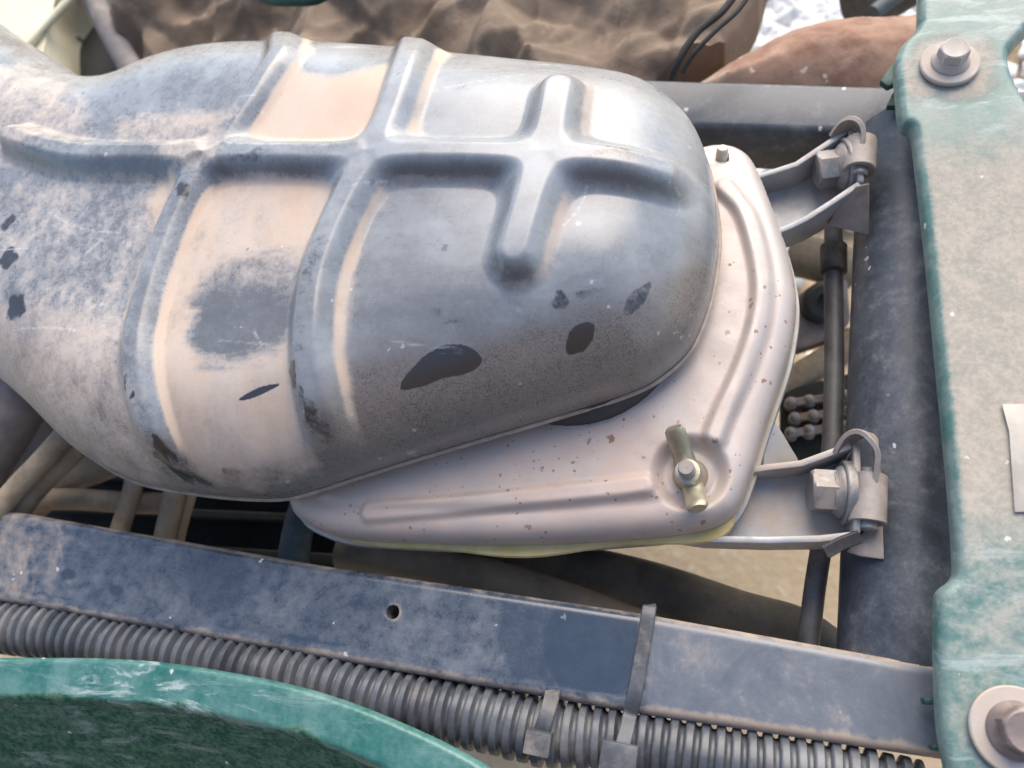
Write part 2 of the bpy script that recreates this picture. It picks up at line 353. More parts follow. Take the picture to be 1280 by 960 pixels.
def shell_mat():
    m = NT('dusty_grey_plastic')
    dust, film, clean, brown = m.attr('dust'), m.attr('film'), m.attr('clean'), m.attr('brown')  # film: dust haze, thinned also where shade is painted in
    n1 = m.noise(38, 6, 0.68, dist=0.5); n2 = m.noise(170, 5, 0.75); n3 = m.noise(1700, 2, 0.6); n4 = m.noise(90, 5, 0.78, (1, 0.3, 1, 0.5), 0.4); n5 = m.noise(520, 4, 0.75)
    cl_ = m.ramp(m.add(clean, m.add(m.mul(m.sub(n2, 0.5), 0.7), m.mul(m.sub(n5, 0.5), 0.9))), 0.25, 0.75); keep = m.sub(1.0, m.mul(m.mul(cl_, m.ramp(clean, 0.03, 0.2)), 0.95))
    mott = m.attr('mott')
    fn = m.ramp(m.add(m.add(m.mul(n1, 0.34), m.mul(n5, 0.22)), m.add(m.mul(n2, 0.26), m.mul(n4, 0.18))), 0.38, 0.62, 0.42, 1.0)
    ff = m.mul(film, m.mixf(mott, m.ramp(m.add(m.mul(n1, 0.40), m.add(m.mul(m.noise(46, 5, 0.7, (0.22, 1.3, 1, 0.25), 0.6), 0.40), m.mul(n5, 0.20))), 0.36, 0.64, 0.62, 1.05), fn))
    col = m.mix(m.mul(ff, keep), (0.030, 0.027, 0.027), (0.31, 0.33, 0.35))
    bf = m.mul(m.mul(brown, m.ramp(m.add(m.mul(n3, 0.6), m.add(m.mul(n1, 0.15), m.mul(n5, 0.25))), 0.40, 0.60, 0.30, 1.0)), keep)
    col = m.mix(m.mul(bf, 0.85), col, (0.29, 0.235, 0.195))
    nz = m.add(m.mul(m.sub(n1, 0.5), 1.5), m.add(m.mul(m.sub(n2, 0.5), 1.1), m.add(m.mul(m.sub(n4, 0.5), 0.7), m.add(m.mul(m.sub(n5, 0.5), 0.9), m.mul(m.sub(n3, 0.5), 0.5)))))
    df = m.ramp(m.add(dust, m.mul(nz, m.mul(m.sub(1.1, dust), m.mixf(mott, 0.45, 1.0)))), 0.05, 0.95)
    df = m.mul(m.mul(df, keep), m.ramp(dust, 0.02, 0.2))
    col = m.mix(m.mul(df, 0.95), col, m.mix(m.ramp(m.add(m.mul(n1, 0.4), m.add(m.mul(n4, 0.3), m.mul(n5, 0.3))), 0.38, 0.62), (0.60, 0.44, 0.32), (0.56, 0.475, 0.40)))
    col = m.mix(m.mul(df, m.ramp(m.add(m.mul(n3, 0.6), m.mul(n5, 0.4)), 0.52, 0.68, 0.0, 0.35)), col, (0.36, 0.25, 0.17))
    sp = m.mul(m.mx(m.mul(m.specks(420, 0.30, 0.07), 0.7), m.mul(m.specks(150, 0.13, 0.05), 0.9)), keep); col = m.mix(m.mul(sp, 0.6), col, (0.72, 0.68, 0.62))
    pit = m.mul(m.specks(260, 0.3, 0.14), m.ramp(n1, 0.5, 0.62)); col = m.mix(m.mul(pit, 0.7), col, (0.06, 0.06, 0.065))
    sc1 = m.mul(m.ramp(m.noise(120, 3, 0.5, (0.06, 1.6, 1, 0.35)), 0.66, 0.70), m.ramp(n1, 0.45, 0.6)); col = m.mix(m.mul(sc1, 0.35), col, (0.62, 0.64, 0.65)); col = m.mix(m.mul(m.attr('scr'), m.ramp(n5, 0.40, 0.6, 0.0, 0.6)), col, (0.66, 0.66, 0.65))
    m.set('Base Color', col)
    rg = m.mixf(m.mul(ff, keep), 0.18, 0.34); rg = m.mixf(bf, rg, 0.42); rg = m.mixf(df, rg, 0.9); m.set('Roughness', m.add(rg, m.mul(m.sub(n2, 0.5), 0.15)))
    m.set('Specular IOR Level', 0.85)
    m.bump(m.add(m.mul(n3, 0.30), m.add(m.mul(df, 0.4), m.mul(n5, 0.2))), 0.18, 0.0004)
    return m.m
M['shell'] = shell_mat()
def lid_mat():
    m = NT('silver_paint')
    n1 = m.noise(30, 6, 0.6); n2 = m.noise(140, 6, 0.7)
    pink = m.attr('dust')
    col = m.mix(m.ramp(n1, 0.35, 0.65), (0.42, 0.405, 0.395), (0.51, 0.49, 0.48))
    pf = m.mul(pink, m.ramp(m.add(m.mul(n1, 0.6), m.mul(n2, 0.4)), 0.30, 0.65, 0.35, 1.0))
    col = m.mix(m.mul(pf, 0.9), col, (0.52, 0.36, 0.275))
    sp = m.mx(m.specks(260, 0.27, 0.45), m.specks(600, 0.34, 0.5)); sp = m.mul(sp, m.ramp(m.noise(16, 4), 0.36, 0.60, 0.25, 1.0))
    col = m.mix(m.mul(sp, 0.85), col, (0.20, 0.10, 0.06))
    gr = m.ramp(m.noise(75, 6, 0.8, (0.5, 1, 1, 0.3), 0.8), 0.54, 0.72); col = m.mix(m.mul(gr, 0.30), col, (0.30, 0.23, 0.19))
    m.set('Base Color', col); m.set('Metallic', m.mixf(m.mx(pf, sp), 0.38, 0.0)); m.set('Roughness', m.add(m.mixf(pf, 0.44, 0.75), m.mul(m.sub(n2, 0.5), 0.2)))
    m.bump(m.add(m.noise(700, 4), m.mul(sp, -0.6)), 0.18, 0.0003); return m.m
M['lid'] = lid_mat()
def green_mat(name, c, deep, film, dustc, filmk):
    m = NT(name)
    d = m.attr('dust'); sc = m.attr('scuff'); n1 = m.noise(34, 7, 0.70, dist=0.7); n2 = m.noise(170, 6, 0.76); n5 = m.noise(520, 4, 0.75)
    col = m.mix(n2, deep, c)
    fl = m.ramp(m.add(m.mul(n1, 0.55), m.add(m.mul(n2, 0.3), m.mul(n5, 0.15))), 0.38, 0.62, 0.05, 1.0); col = m.mix(m.mul(fl, filmk), col, film)
    df = m.ramp(m.add(d, m.mul(m.add(m.mul(m.sub(n1, 0.5), 1.1), m.add(m.mul(m.sub(n2, 0.5), 0.9), m.mul(m.sub(n5, 0.5), 0.6))), m.sub(1.2, d))), 0.15, 0.9)
    col = m.mix(m.mul(df, 0.9), col, m.mix(m.ramp(m.add(m.mul(n2, 0.5), m.mul(n5, 0.5)), 0.4, 0.62), dustc[0], dustc[1]))
    st = m.ramp(m.noise(80, 7, 0.78, (0.35, 1.5, 1, -0.4), 0.8), 0.50, 0.64); col = m.mix(m.mul(m.mul(st, sc), 0.75), col, (0.50, 0.58, 0.57))
    sp = m.mx(m.specks(380, 0.3, 0.08), m.specks(120, 0.13, 0.09)); col = m.mix(m.mul(sp, 0.8), col, (0.66, 0.62, 0.56))
    m.set('Specular IOR Level', m.mixf(df, 0.5, 0.12)); m.set('Base Color', col); m.set('Roughness', m.add(m.mixf(df, 0.34, 0.8), m.mul(m.sub(n2, 0.5), 0.2)))
    m.bump(m.add(m.mul(n5, 0.6), m.mul(df, 0.6)), 0.25, 0.0004); return m.m
M['green'] = green_mat('teal_panel_paint', (0.075, 0.18, 0.165), (0.045, 0.135, 0.12), (0.25, 0.30, 0.28), ((0.36, 0.325, 0.275), (0.46, 0.40, 0.335)), 0.85)
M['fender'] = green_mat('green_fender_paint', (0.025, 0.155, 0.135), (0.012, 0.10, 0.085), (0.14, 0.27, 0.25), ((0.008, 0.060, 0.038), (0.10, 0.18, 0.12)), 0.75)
def rail_mat():
    m = NT('rail_black_paint')
    cl, du = m.attr('clean'), m.attr('dust'); keep = m.sub(1.0, cl)
    n1 = m.noise(34, 7, 0.70, dist=1.0); n2 = m.noise(180, 6, 0.75); n3 = m.noise(1100, 3); n4 = m.noise(60, 6, 0.8, (0.4, 1.6, 1, 0.7), 1.2)
    col = m.mix(n2, (0.024, 0.038, 0.060), (0.042, 0.062, 0.094))
    f = m.mul(m.ramp(m.add(m.mul(n1, 0.36), m.add(m.mul(n4, 0.24), m.add(m.mul(n2, 0.28), m.mul(n3, 0.12)))), 0.40, 0.62, 0.05, 1.0), keep); f = m.mx(f, m.mul(m.attr('even'), m.ramp(n1, 0.3, 0.7, 0.45, 1.0))); col = m.mix(m.mul(f, 0.85), col, m.mix(n2, (0.115, 0.132, 0.158), (0.205, 0.22, 0.245)))
    df = m.mul(m.ramp(m.add(du, m.add(m.mul(m.sub(n1, 0.5), 1.1), m.mul(m.sub(n2, 0.5), 1.0))), 0.25, 0.9), m.ramp(du, 0.02, 0.2)); col = m.mix(m.mul(df, 0.85), col, (0.40, 0.315, 0.24))
    sp = m.mul(m.mx(m.specks(300, 0.28, 0.10), m.specks(80, 0.15, 0.18)), m.ramp(keep, 0, 1, 0.3, 1)); col = m.mix(m.mul(sp, 0.75), col, (0.62, 0.62, 0.62))
    sc1 = m.mul(m.ramp(m.noise(130, 3, 0.5, (0.08, 1.4, 1, 0.9)), 0.66, 0.70), m.ramp(n1, 0.45, 0.6)); col = m.mix(m.mul(m.mul(sc1, keep), 0.4), col, (0.55, 0.57, 0.6))
    m.set('Base Color', col); rg = m.mixf(f, 0.24, 0.42); m.set('Specular IOR Level', 0.7); m.set('Roughness', m.add(m.mixf(df, rg, 0.9), m.mul(m.sub(n2, 0.5), 0.15)))
    m.bump(m.add(m.mul(n3, 0.5), df), 0.25, 0.0003); return m.m
M['rail'] = rail_mat()
def cloth_mat():
    m = NT('brown_canvas')
    n1 = m.noise(14, 7, 0.7); n2 = m.noise(70, 5, 0.7)
    col = m.mix(m.ramp(n1, 0.35, 0.65), (0.14, 0.10, 0.07), (0.235, 0.175, 0.125)); col = m.mix(m.ramp(n2, 0.55, 0.75), col, (0.34, 0.26, 0.185))
    m.set('Base Color', col); m.set('Roughness', 0.85); m.bump(m.noise(260, 5, 0.7), 0.6, 0.001); return m.m
M['cloth'] = cloth_mat()
def ground_mat():
    m = NT('pale_dirt')
    n1 = m.noise(9, 7, 0.7); n2 = m.noise(90, 6, 0.7)
    col = m.mix(n1, (0.36, 0.27, 0.17), (0.50, 0.40, 0.27)); col = m.mix(m.ramp(n2, 0.5, 0.8), col, (0.60, 0.52, 0.40))
    m.set('Base Color', col); m.set('Roughness', 0.95); m.bump(n2, 0.6, 0.004); return m.m
M['ground'] = ground_mat()
M['pebble'] = dusty('white_gravel', (0.66, 0.64, 0.60), (0.80, 0.79, 0.77), 0.8, 0, 0.15, (0.5, 0.42, 0.33), 25)

# ================================================================== SETTING
GZ = -330.0
me_r = 6000
bm = bmesh.new(); bmesh.ops.create_grid(bm, x_segments=60, y_segments=60, size=me_r)
for q in bm.verts: q.co.z = GZ + (3 * math.sin(q.co.x * 0.011) + 3 * math.cos(q.co.y * 0.013))
g = bm_obj('ground', bm, M['ground'], smooth=60, origin=(0, 0, GZ)); setp(g, 'pale tan dirt ground far below the machine', 'ground', kind='structure')
# white gravel patch seen past the tarp
bm = bmesh.new(); V = []; F = []
ico = bmesh.new(); bmesh.ops.create_icosphere(ico, subdivisions=1, radius=1.0); ico.verts.index_update()
iv = np.array([tuple(q.co) for q in ico.verts]); iF = [[q.index for q in f.verts] for f in ico.faces]; ico.free(); bm.free()
gc = P(1010, 25, GZ)
for k in range(2200):
    c = np.array((gc.x + rng.normal(0, 75), gc.y + rng.normal(-10, 95), GZ + 4 + rng.uniform(0, 6)))
    s = rng.uniform(4, 12); q = iv * (s * rng.uniform(0.7, 1.2, 3)) * (1 + rng.normal(0, 0.12, (len(iv), 1))); a = rng.uniform(0, 6.28)
    q = np.stack([q[:, 0] * math.cos(a) - q[:, 1] * math.sin(a), q[:, 0] * math.sin(a) + q[:, 1] * math.cos(a), q[:, 2] * 0.7], 1) + c
    b = len(V); V += q.tolist(); F += [[i + b for i in f] for f in iF]
o = mesh_obj('gravel', V, F, M['pebble'], smooth=30); setp(o, 'bright white gravel lying on the ground beyond the tarp', 'gravel', kind='stuff')

# ================================================================== INTAKE COVER (the big ribbed plastic shell)
Z0, H, R = 11.0, 36.0, 44.0
def sil(px, py):                 # foot of the far side, from the outline of the crest
    r = ray(px, py); hl = math.hypot(r.x, r.y); T = (-r.z / hl) * R / H; u = T / math.sqrt(1 + T * T)
    p = P(px, py, Z0 + H * math.sqrt(1 - u * u)); hd = Vector((r.x, r.y)) / hl
    return p, hd * (R * (1 - u))
def silp(px, py, n):             # n = outward direction of the outline in plan
    r = ray(px, py); n = Vector(n).normalized(); rn = max(r.x * n.x + r.y * n.y, 0.02)
    T = (-r.z / rn) * R / H; u = T / math.sqrt(1 + T * T)
    p = P(px, py, Z0 + H * math.sqrt(1 - u * u)); return (p.x + n.x * R * (1 - u), p.y + n.y * R * (1 - u))
near = [(-90, 380), (-40, 430), (0, 468), (50, 512), (100, 562), (150, 594), (200, 609), (280, 620), (345, 622), (385, 614), (450, 593), (550, 562), (700, 518), (790, 489), (832, 465), (866, 430), (889, 370), (899, 300)]
foot = [P2(x, y, Z0) for x, y in near]
far = [((893, 240), (1, .12)), ((878, 182), (1, .5)), ((848, 133), (.7, .8)), ((800, 98), (.35, 1)), ((740, 84), (.12, 1)), ((640, 73), (.08, 1)), ((560, 65), (.05, 1)), ((480, 57), (0, 1)), ((400, 52), (0, 1)), ((330, 51), (0, 1)), ((250, 55), (-.1, 1)), ((185, 70), (-.3, 1)), ((125, 94), (-.2, 1)), ((88, 92), (.35, 1)), ((50, 66), (.45, 1)), ((0, 38), (.35, 1)), ((-80, 10), (.2, 1))]
foot += [silp(x, y, n) for (x, y), n in far]
foot += [P2(-230, 60, Z0), P2(-230, 300, Z0)]
foot = smooth_path(foot, 4, True)
sd_shell = sdf_poly(foot)
def dome(d):
    u = 1 - np.clip(d / R, 0, 1); return H * np.sqrt(np.maximum(1 - u * u, 0))
def zb(x, y):
    return Z0 + dome(np.maximum(sd_shell(np.array([x]), np.array([y])), 0))[0]
def onsurf(px, py):
    z = Z0 + H * 0.9
    for _ in range(14):
        p = P(px, py, z); z = 0.5 * z + 0.5 * zb(p.x, p.y)
    return (p.x, p.y)
def path_on(pts, n=5): return smooth_path([onsurf(*p) for p in pts], n)
RIBS = [   # (points on the photo's crest lines, half width, height)
    ([(362, 34), (358, 62), (335, 105), (292, 172), (243, 240), (205, 325), (180, 410), (178, 480), (205, 565), (222, 600)], 5.0, 5.6),
    ([(527, 40), (523, 65), (506, 115), (478, 195), (436, 272), (405, 350), (394, 430), (402, 500), (422, 568)], 5.8, 7.2),
    ([(702, 122), (690, 190), (666, 270), (650, 325)], 6.6, 7.4),
    ([(25, 178), (100, 200), (215, 203), (300, 204), (410, 206), (500, 207), (600, 208), (700, 210), (790, 216), (835, 226)], 5.2, 7.6),
]
RL = [(dist_line(path_on(p)), w, h) for p, w, h in RIBS]
def rib_h(x, y, d):
    acc = 0; k = 3.2; tot = np.zeros(x.shape)
    es = []
    for f, w, h in RL:
        q = f(x, y) - w; es.append(q)
    # smooth union of the rib outlines gives the filleted junctions
    sm = -k * np.log(sum(np.exp(-np.clip(e, -12, 40) / k) for e in es))
    hh = sum(h * np.exp(-np.clip(e, -6, 40)) for e, (f, w, h) in zip(es, RL)) / sum(np.exp(-np.clip(e, -6, 40)) for e in es)
    prof = 1 - sstep(-3.4, 5.2, sm)
    return hh * prof * (0.45 + 0.55 * sstep(0, 14, d)) * sstep(-1, 5, d), sm
BX = bbox_of(foot, 12); BGX, BGY = np.meshgrid(np.arange(BX[0], BX[1] + 6, 1.5), np.arange(BX[2], BX[3] + 6, 1.5))
BG = dome(np.maximum(sd_shell(BGX, BGY), 0))
for _ in range(14):
    BG = (np.roll(BG, 1, 0) + 2 * BG + np.roll(BG, -1, 0)) / 4; BG = (np.roll(BG, 1, 1) + 2 * BG + np.roll(BG, -1, 1)) / 4
def shell_z(x, y, d):
    r, sm = rib_h(x, y, d)
    # a blurred copy of the crown takes the fold lines of the distance field out of it
    u, v = (x - BX[0]) / 1.5, (y - BX[2]) / 1.5; i, j = u.astype(int), v.astype(int); fu, fv = u - i, v - j
    b = (BG[j, i] * (1 - fu) + BG[j, i + 1] * fu) * (1 - fv) + (BG[j + 1, i] * (1 - fu) + BG[j + 1, i + 1] * fu) * fv
    wgt = sstep(8, 22, d); base_ = dome(d) * (1 - wgt) + b * wgt
    c0 = onsurf(560, 260); crown = 2.5 * np.exp(-((x - c0[0]) / 95) ** 2 - ((y - c0[1]) / 50) ** 2) * sstep(4, 30, d)
    wob = (fbm(x, y, 40, 3, 2) - 0.5) * 0.8 * sstep(3, 20, d)
    return Z0 + base_ + crown + r + wob
def blob(x, y, px, py, rx, ry, ang=0, soft=0.35, s=0.235):
    cx, cy = onsurf(px, py); a = math.radians(ang); dx, dy = x - cx, y - cy
    u = dx * math.cos(a) + dy * math.sin(a); v = -dx * math.sin(a) + dy * math.cos(a)
    q = np.sqrt((u / (rx * s)) ** 2 + (v / (ry * s * 1.15)) ** 2)
    return 1 - sstep(1 - soft, 1 + soft, q)
def polyon(pts): return sdf_poly(smooth_path([onsurf(*p) for p in pts], 3, True))
def shell_attr(x, y, d, z):
    r, sm = rib_h(x, y, d)
    wx = x + (fbm(x, y, 9, 11) - 0.5) * 5; wy = y + (fbm(x, y, 9, 12) - 0.5) * 5       # ragged edges
    fx = x + (fbm(x, y, 3, 13) - 0.5) * 1.6; fy = y + (fbm(x, y, 3, 14) - 0.5) * 1.6
    ux = fx * .5 + wx * .5 + (fbm(x, y, 4, 15) - .5) * 5; uy = fy * .5 + wy * .5 + (fbm(x, y, 4, 16) - .5) * 5
    dust = np.full(x.shape, 0.0); film = np.full(x.shape, 0.92); clean = np.zeros(x.shape); brown = np.zeros(x.shape)
    def poly(pts, v, soft=4.0, X=wx, Y=wy): return v * sstep(-soft, soft, polyon(pts)(X, Y))
    def line(pts, w, v, X=wx, Y=wy): return v * (1 - sstep(w * 0.5, w * 1.5, dist_line(path_on(pts))(X, Y)))
    mxm = lambda v: np.maximum(dust, v)
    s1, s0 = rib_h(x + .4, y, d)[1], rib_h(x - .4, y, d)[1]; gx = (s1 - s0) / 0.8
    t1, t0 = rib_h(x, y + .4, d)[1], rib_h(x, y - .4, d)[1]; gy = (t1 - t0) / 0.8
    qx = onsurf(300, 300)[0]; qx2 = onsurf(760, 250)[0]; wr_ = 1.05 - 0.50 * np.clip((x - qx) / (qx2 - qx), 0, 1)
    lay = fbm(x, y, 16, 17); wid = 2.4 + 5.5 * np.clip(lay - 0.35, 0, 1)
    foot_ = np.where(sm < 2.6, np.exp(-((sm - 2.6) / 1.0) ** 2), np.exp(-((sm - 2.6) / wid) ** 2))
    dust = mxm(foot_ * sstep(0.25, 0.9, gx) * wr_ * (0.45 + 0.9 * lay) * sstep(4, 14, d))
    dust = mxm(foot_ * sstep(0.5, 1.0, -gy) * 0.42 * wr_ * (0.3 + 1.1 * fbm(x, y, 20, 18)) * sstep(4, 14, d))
    dust = mxm(poly([(350, 88), (410, 96), (500, 84), (500, 200), (280, 200), (300, 150)], 0.80, 5) * sstep(0.8, 4.2, sm))
    dust = mxm(poly([(262, 240), (330, 232), (402, 238), (395, 310), (360, 400), (358, 470), (382, 545), (345, 592), (262, 590), (205, 470), (222, 360)], 0.0, 4))
    dust = mxm(poly([(200, 225), (440, 225), (430, 330), (390, 440), (405, 560), (340, 596), (250, 600), (190, 480), (190, 330)], 0.72, 6) * sstep(0.8, 4.2, sm) * (0.72 + 0.5 * fbm(x * 2.5, y, 18, 19)))
    dust = mxm(poly([(-60, 380), (120, 380), (170, 470), (200, 560), (240, 615), (120, 600), (0, 500)], 0.47, 9))
    dust = mxm(poly([(-60, 100), (60, 90), (120, 170), (40, 200), (-60, 200)], 0.42, 8)); dust = mxm(poly([(180, 180), (290, 165), (290, 215), (225, 220)], 0.42, 5))
    dust = mxm(poly([(-40, 240), (200, 240), (190, 330), (140, 400), (-40, 400)], 0.27, 8)); dust = mxm(line([(222, 230), (185, 330), (160, 400)], 2.6, 0.62))
    dust = mxm(poly([(150, 150), (290, 140), (290, 172), (150, 180)], 0.42, 5));
    dust = mxm(line([(260, 590), (330, 600), (390, 570)], 3.0, 0.5))
    hx_ = x + (fbm(x, y * 5, 14, 20) - .5) * 7; hy_ = y + (fbm(x * .7, y * 4, 10, 21) - .5) * 9
    patch = poly([(240, 410), (262, 340), (330, 318), (380, 325), (366, 400), (345, 440), (280, 455), (245, 445)], 1, 5, hx_, hy_) * (0.55 + 0.45 * sstep(onsurf(300, 330)[1], onsurf(300, 410)[1], y))
    dust *= 1 - 0.97 * patch
    dust *= 1 - 0.8 * blob(x, y, 400, 78, 50, 20, -20)
    film *= 1 - 0.45 * patch
    brown = np.maximum(brown, poly([(440, 450), (600, 430), (700, 400), (800, 370), (885, 330), (880, 420), (790, 500), (600, 560), (440, 600), (300, 640), (150, 620), (0, 500), (-60, 400), (60, 440), (180, 540), (300, 590), (400, 560)], 1, 8))
    brown *= 0.9
    film *= 1 - 0.70 * sstep(0.1, 0.9, brown)  # dust haze cut here to paint the lower bulge's dark reflection
    film *= 1 - 0.35 * blob(x, y, 500, 380, 110, 60, 0, 0.8)
    clean = np.maximum(clean, poly([(500, 487), (515, 460), (540, 440), (560, 431), (585, 433), (601, 445), (600, 457), (580, 468), (555, 473), (530, 483)], 0.92, 0.5, fx * .4 + x * .6, fy * .4 + y * .6))
    clean = np.maximum(clean, poly([(708, 438), (712, 415), (728, 404), (742, 405), (743, 420), (731, 438), (716, 444)], 0.92, 0.5, fx * .55 + x * .45, fy * .55 + y * .45))
    clean = np.maximum(clean, poly([(778, 393), (785, 370), (805, 355), (815, 353), (808, 375), (790, 395)], 0.55, 0.5, fx * .55 + x * .45, fy * .55 + y * .45))
    clean = np.maximum(clean, poly([(298, 499), (325, 484), (350, 480), (336, 489), (312, 499)], 0.95, 0.3, x, y))
    for (px, py, rx, ry, an, v) in [(703, 376, 12, 10, 0, .6), (735, 371, 14, 6, 10, .45), (752, 366, 12, 5, 15, .35), (378, 478, 8, 13, 0, .95), (388, 500, 8, 10, 0, .6), (402, 532, 15, 26, 25, .62), (20, 384, 20, 22, 10, .9), (10, 322, 16, 18, 0, .8), (12, 278, 14, 16, -30, .7), (212, 565, 9, 14, 20, .8), (222, 588, 22, 6, -35, .8), (250, 600, 26, 6, -20, .7), (290, 590, 22, 8, 0, .5), (95, 470, 8, 26, 30, .4), (130, 520, 8, 30, 35, .45), (150, 470, 6, 24, 15, .4), (60, 430, 22, 8, -10, .35), (172, 480, 4, 12, -15, .8), (178, 500, 4, 8, -20, .7), (405, 345, 12, 60, -14, .42), (385, 430, 10, 40, 5, .35), (240, 248, 14, 14, 20, .7), (330, 212, 45, 9, 5, .5), (775, 212, 40, 9, 0, .5), (575, 112, 26, 22, 0, .35), (560, 404, 30, 4, -5, .5), (645, 425, 35, 7, -25, .35), (535, 388, 40, 3, -3, .35), (130, 215, 80, 7, -4, .35), (190, 360, 14, 40, 20, .35), (850, 425, 14, 10, 30, .3), (820, 290, 14, 14, 0, .2), (350, 595, 40, 6, 5, .45), (560, 545, 90, 7, 16, .35)]:
        clean = np.maximum(clean, v * blob(ux, uy, px, py, rx, ry, an, 0.45 if rx < 25 and ry < 25 else 0.7))
    rib_shade = np.exp(-((sm - 0.8) / 2.0) ** 2)
    film *= 1 - 0.50 * rib_shade * sstep(0.35, 0.95, -gy) * sstep(6, 16, d); film *= 1 - 0.35 * rib_shade * sstep(0.5, 0.95, -gx) * sstep(6, 16, d)  # film thinned on near and left rib sides, painting them in shade
    film = film * (0.72 + 0.55 * fbm(x, y, 22, 31)); dust = np.where(clean > 0.5, dust * 0.3, dust)
    scr = np.zeros(x.shape)
    for pts, w_, v in [([(15, 411), (60, 409), (98, 413)], .22, .8), ([(122, 197), (146, 184)], .35, .8), ([(540, 116), (590, 106), (655, 94)], .3, .4), ([(300, 196), (360, 199), (425, 201)], .18, .5), ([(318, 414), (331, 436)], .25, .7), ([(455, 250), (490, 236)], .2, .5), ([(735, 240), (722, 268), (706, 285)], .25, .6), ([(60, 265), (100, 285), (150, 292)], .2, .6), ([(610, 330), (640, 352)], .2, .3), ([(90, 330), (130, 300)], .3, .5), ([(820, 230), (850, 250), (845, 270)], .2, .4), ([(275, 427), (335, 431)], .15, .3)]:
        scr = np.maximum(scr, v * (1 - sstep(w_, w_ + .45, dist_line(path_on(pts))(x + (fx - x) * .3, y + (fy - y) * .3))))
    xl, xr = onsurf(150, 300)[0], onsurf(480, 300)[0]; mott = 0.12 + 0.88 * (1 - sstep(xl, xr, x + (fbm(x, y, 40, 22) - .5) * 60))
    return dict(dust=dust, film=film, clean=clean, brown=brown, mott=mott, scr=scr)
base = P(450, 320, 0)
cover = empty('intake_cover', (base.x, base.y, 0), 'large dusty grey plastic intake cover with raised cross ribs, over the silver lid', 'engine cover')
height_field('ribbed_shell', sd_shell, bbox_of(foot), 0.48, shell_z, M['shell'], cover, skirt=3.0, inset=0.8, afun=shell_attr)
M['lip'] = dusty('worn_edge', (0.30, 0.24, 0.19), (0.45, 0.36, 0.28), 0.6, 0, 0.4, TAN, 90)
fp = [(x, y, Z0 - 2.6) for x, y in foot]
bm_obj('rolled_lip', tube_mesh(fp + [fp[0]], 0.9, 8, False), M['lip'], cover)
cp = P(770, 470, 0)
bm_obj('rubber_collar', lathe((cp.x - 16, cp.y + 20, 0.5), (0, 0, 1), [(38, -1.5), (39, 0), (39, 5), (36, 9), (30, 12), (20, 12.5)], 48), M['darkplate'], cover)

# ================================================================== AIR BOX
lid_px = [(868, 180), (893, 176), (918, 178), (938, 190), (951, 212), (966, 250), (984, 300), (995, 345), (997, 385), (988, 440), (972, 490), (955, 540), (940, 590), (925, 628), (905, 648), (870, 660), (800, 668), (700, 675), (600, 677), (500, 674), (425, 669), (384, 656), (362, 640), (358, 612), (390, 590), (470, 440), (560, 280), (680, 200), (800, 182)]
lid_o = smooth_path([P2(x, y, -3) for x, y in lid_px], 4, True); sd_lid = sdf_poly(lid_o)
def L(px, py, z=1.5): return P2(px, py, z)
bead_r = smooth_path([L(*p) for p in [(905, 235), (930, 262), (946, 310), (953, 360), (947, 410), (928, 465), (905, 515), (893, 545)]], 5)
bead_b = smooth_path([L(*p) for p in [(806, 606), (760, 612), (660, 622), (560, 632), (460, 640)]], 5)
dl_r, dl_b = dist_line(bead_r), dist_line(bead_b)
wn = P(862, 592, -1)
def lid_z(x, y, d):
    u = 1 - np.clip(d / 9.0, 0, 1); z = -9 + 9 * np.sqrt(np.maximum(1 - u ** 2.4, 0))
    rr = np.hypot(x - wn.x, y - wn.y)
    z = z + 2.3 * (1 - sstep(1.6, 5.0, dl_r(x, y))) + 2.0 * (1 - sstep(1.8, 4.6, dl_b(x, y)))
    # inner field steps up beyond the bead
    z = z + 1.3 * sstep(9, 13, d)
    z = z * 1.0 - (4.6) * (1 - sstep(8.0, 13.5, rr)) * sstep(2, 7, d)
    z = z + (fbm(x, y, 26, 41, 3) - 0.5) * 1.5 * sstep(2, 10, d)
    st = P(903, 197, 0); z = z - 3 * (1 - sstep(1.9, 2.5, np.hypot(x - st.x, y - st.y)))
    return z
def lid_attr(x, y, d, z):
    rr = np.hypot(x - wn.x, y - wn.y); c = P(560, 620, 0); e = P(900, 640, 0)
    dust = 0.75 * (1 - sstep(60, 120, np.hypot(x - c.x, (y - c.y) * 1.6)))
    dust = np.maximum(dust, 0.8 * np.exp(-((rr - 12.5) / 2.2) ** 2) * sstep(-0.6, 0.5, (fbm(x, y, 14, 55) - 0.5) * 4))
    dust = np.maximum(dust, 0.55 * (1 - sstep(3, 9, d)) * (1 - sstep(-20, 40, y - e.y)))
    dust = np.maximum(dust, 0.75 * (1 - sstep(1, 4, dl_b(x, y)))); dust = np.maximum(dust, 0.16 + 0.42 * fbm(x, y, 30, 57))
    dust = np.maximum(dust, 0.85 * np.exp(-((dl_r(x, y) - 4.3) / 1.2) ** 2) * (0.3 + fbm(x, y, 12, 58)))
    dust = np.maximum(dust, 0.9 * np.exp(-((dl_b(x, y) - 4.0) / 1.4) ** 2) * (0.3 + fbm(x, y, 12, 59)))
    dust = np.maximum(dust, 0.8 * (1 - sstep(6, 9, rr)))
    return dict(dust=dust)
bp = P(760, 450, -80)
airbox = empty('air_box', (bp.x, bp.y, -80), 'silver air filter box with bolted lid, under the ribbed intake cover', 'air box')
lid = height_field('lid', sd_lid, bbox_of(lid_o), 0.7, lid_z, M['lid'], airbox, skirt=2.5, afun=lid_attr)
def offset_ring(pts, k):
    A = np.array(pts); c = A.mean(0); n = []
    for i in range(len(A)):
        t = A[(i + 1) % len(A)] - A[i - 1]; t /= np.hypot(*t) + 1e-9; n.append((t[1], -t[0]))
    n = np.array(n); s = np.sign(((A - c) * n).sum(1).mean()); return A + n * s * k
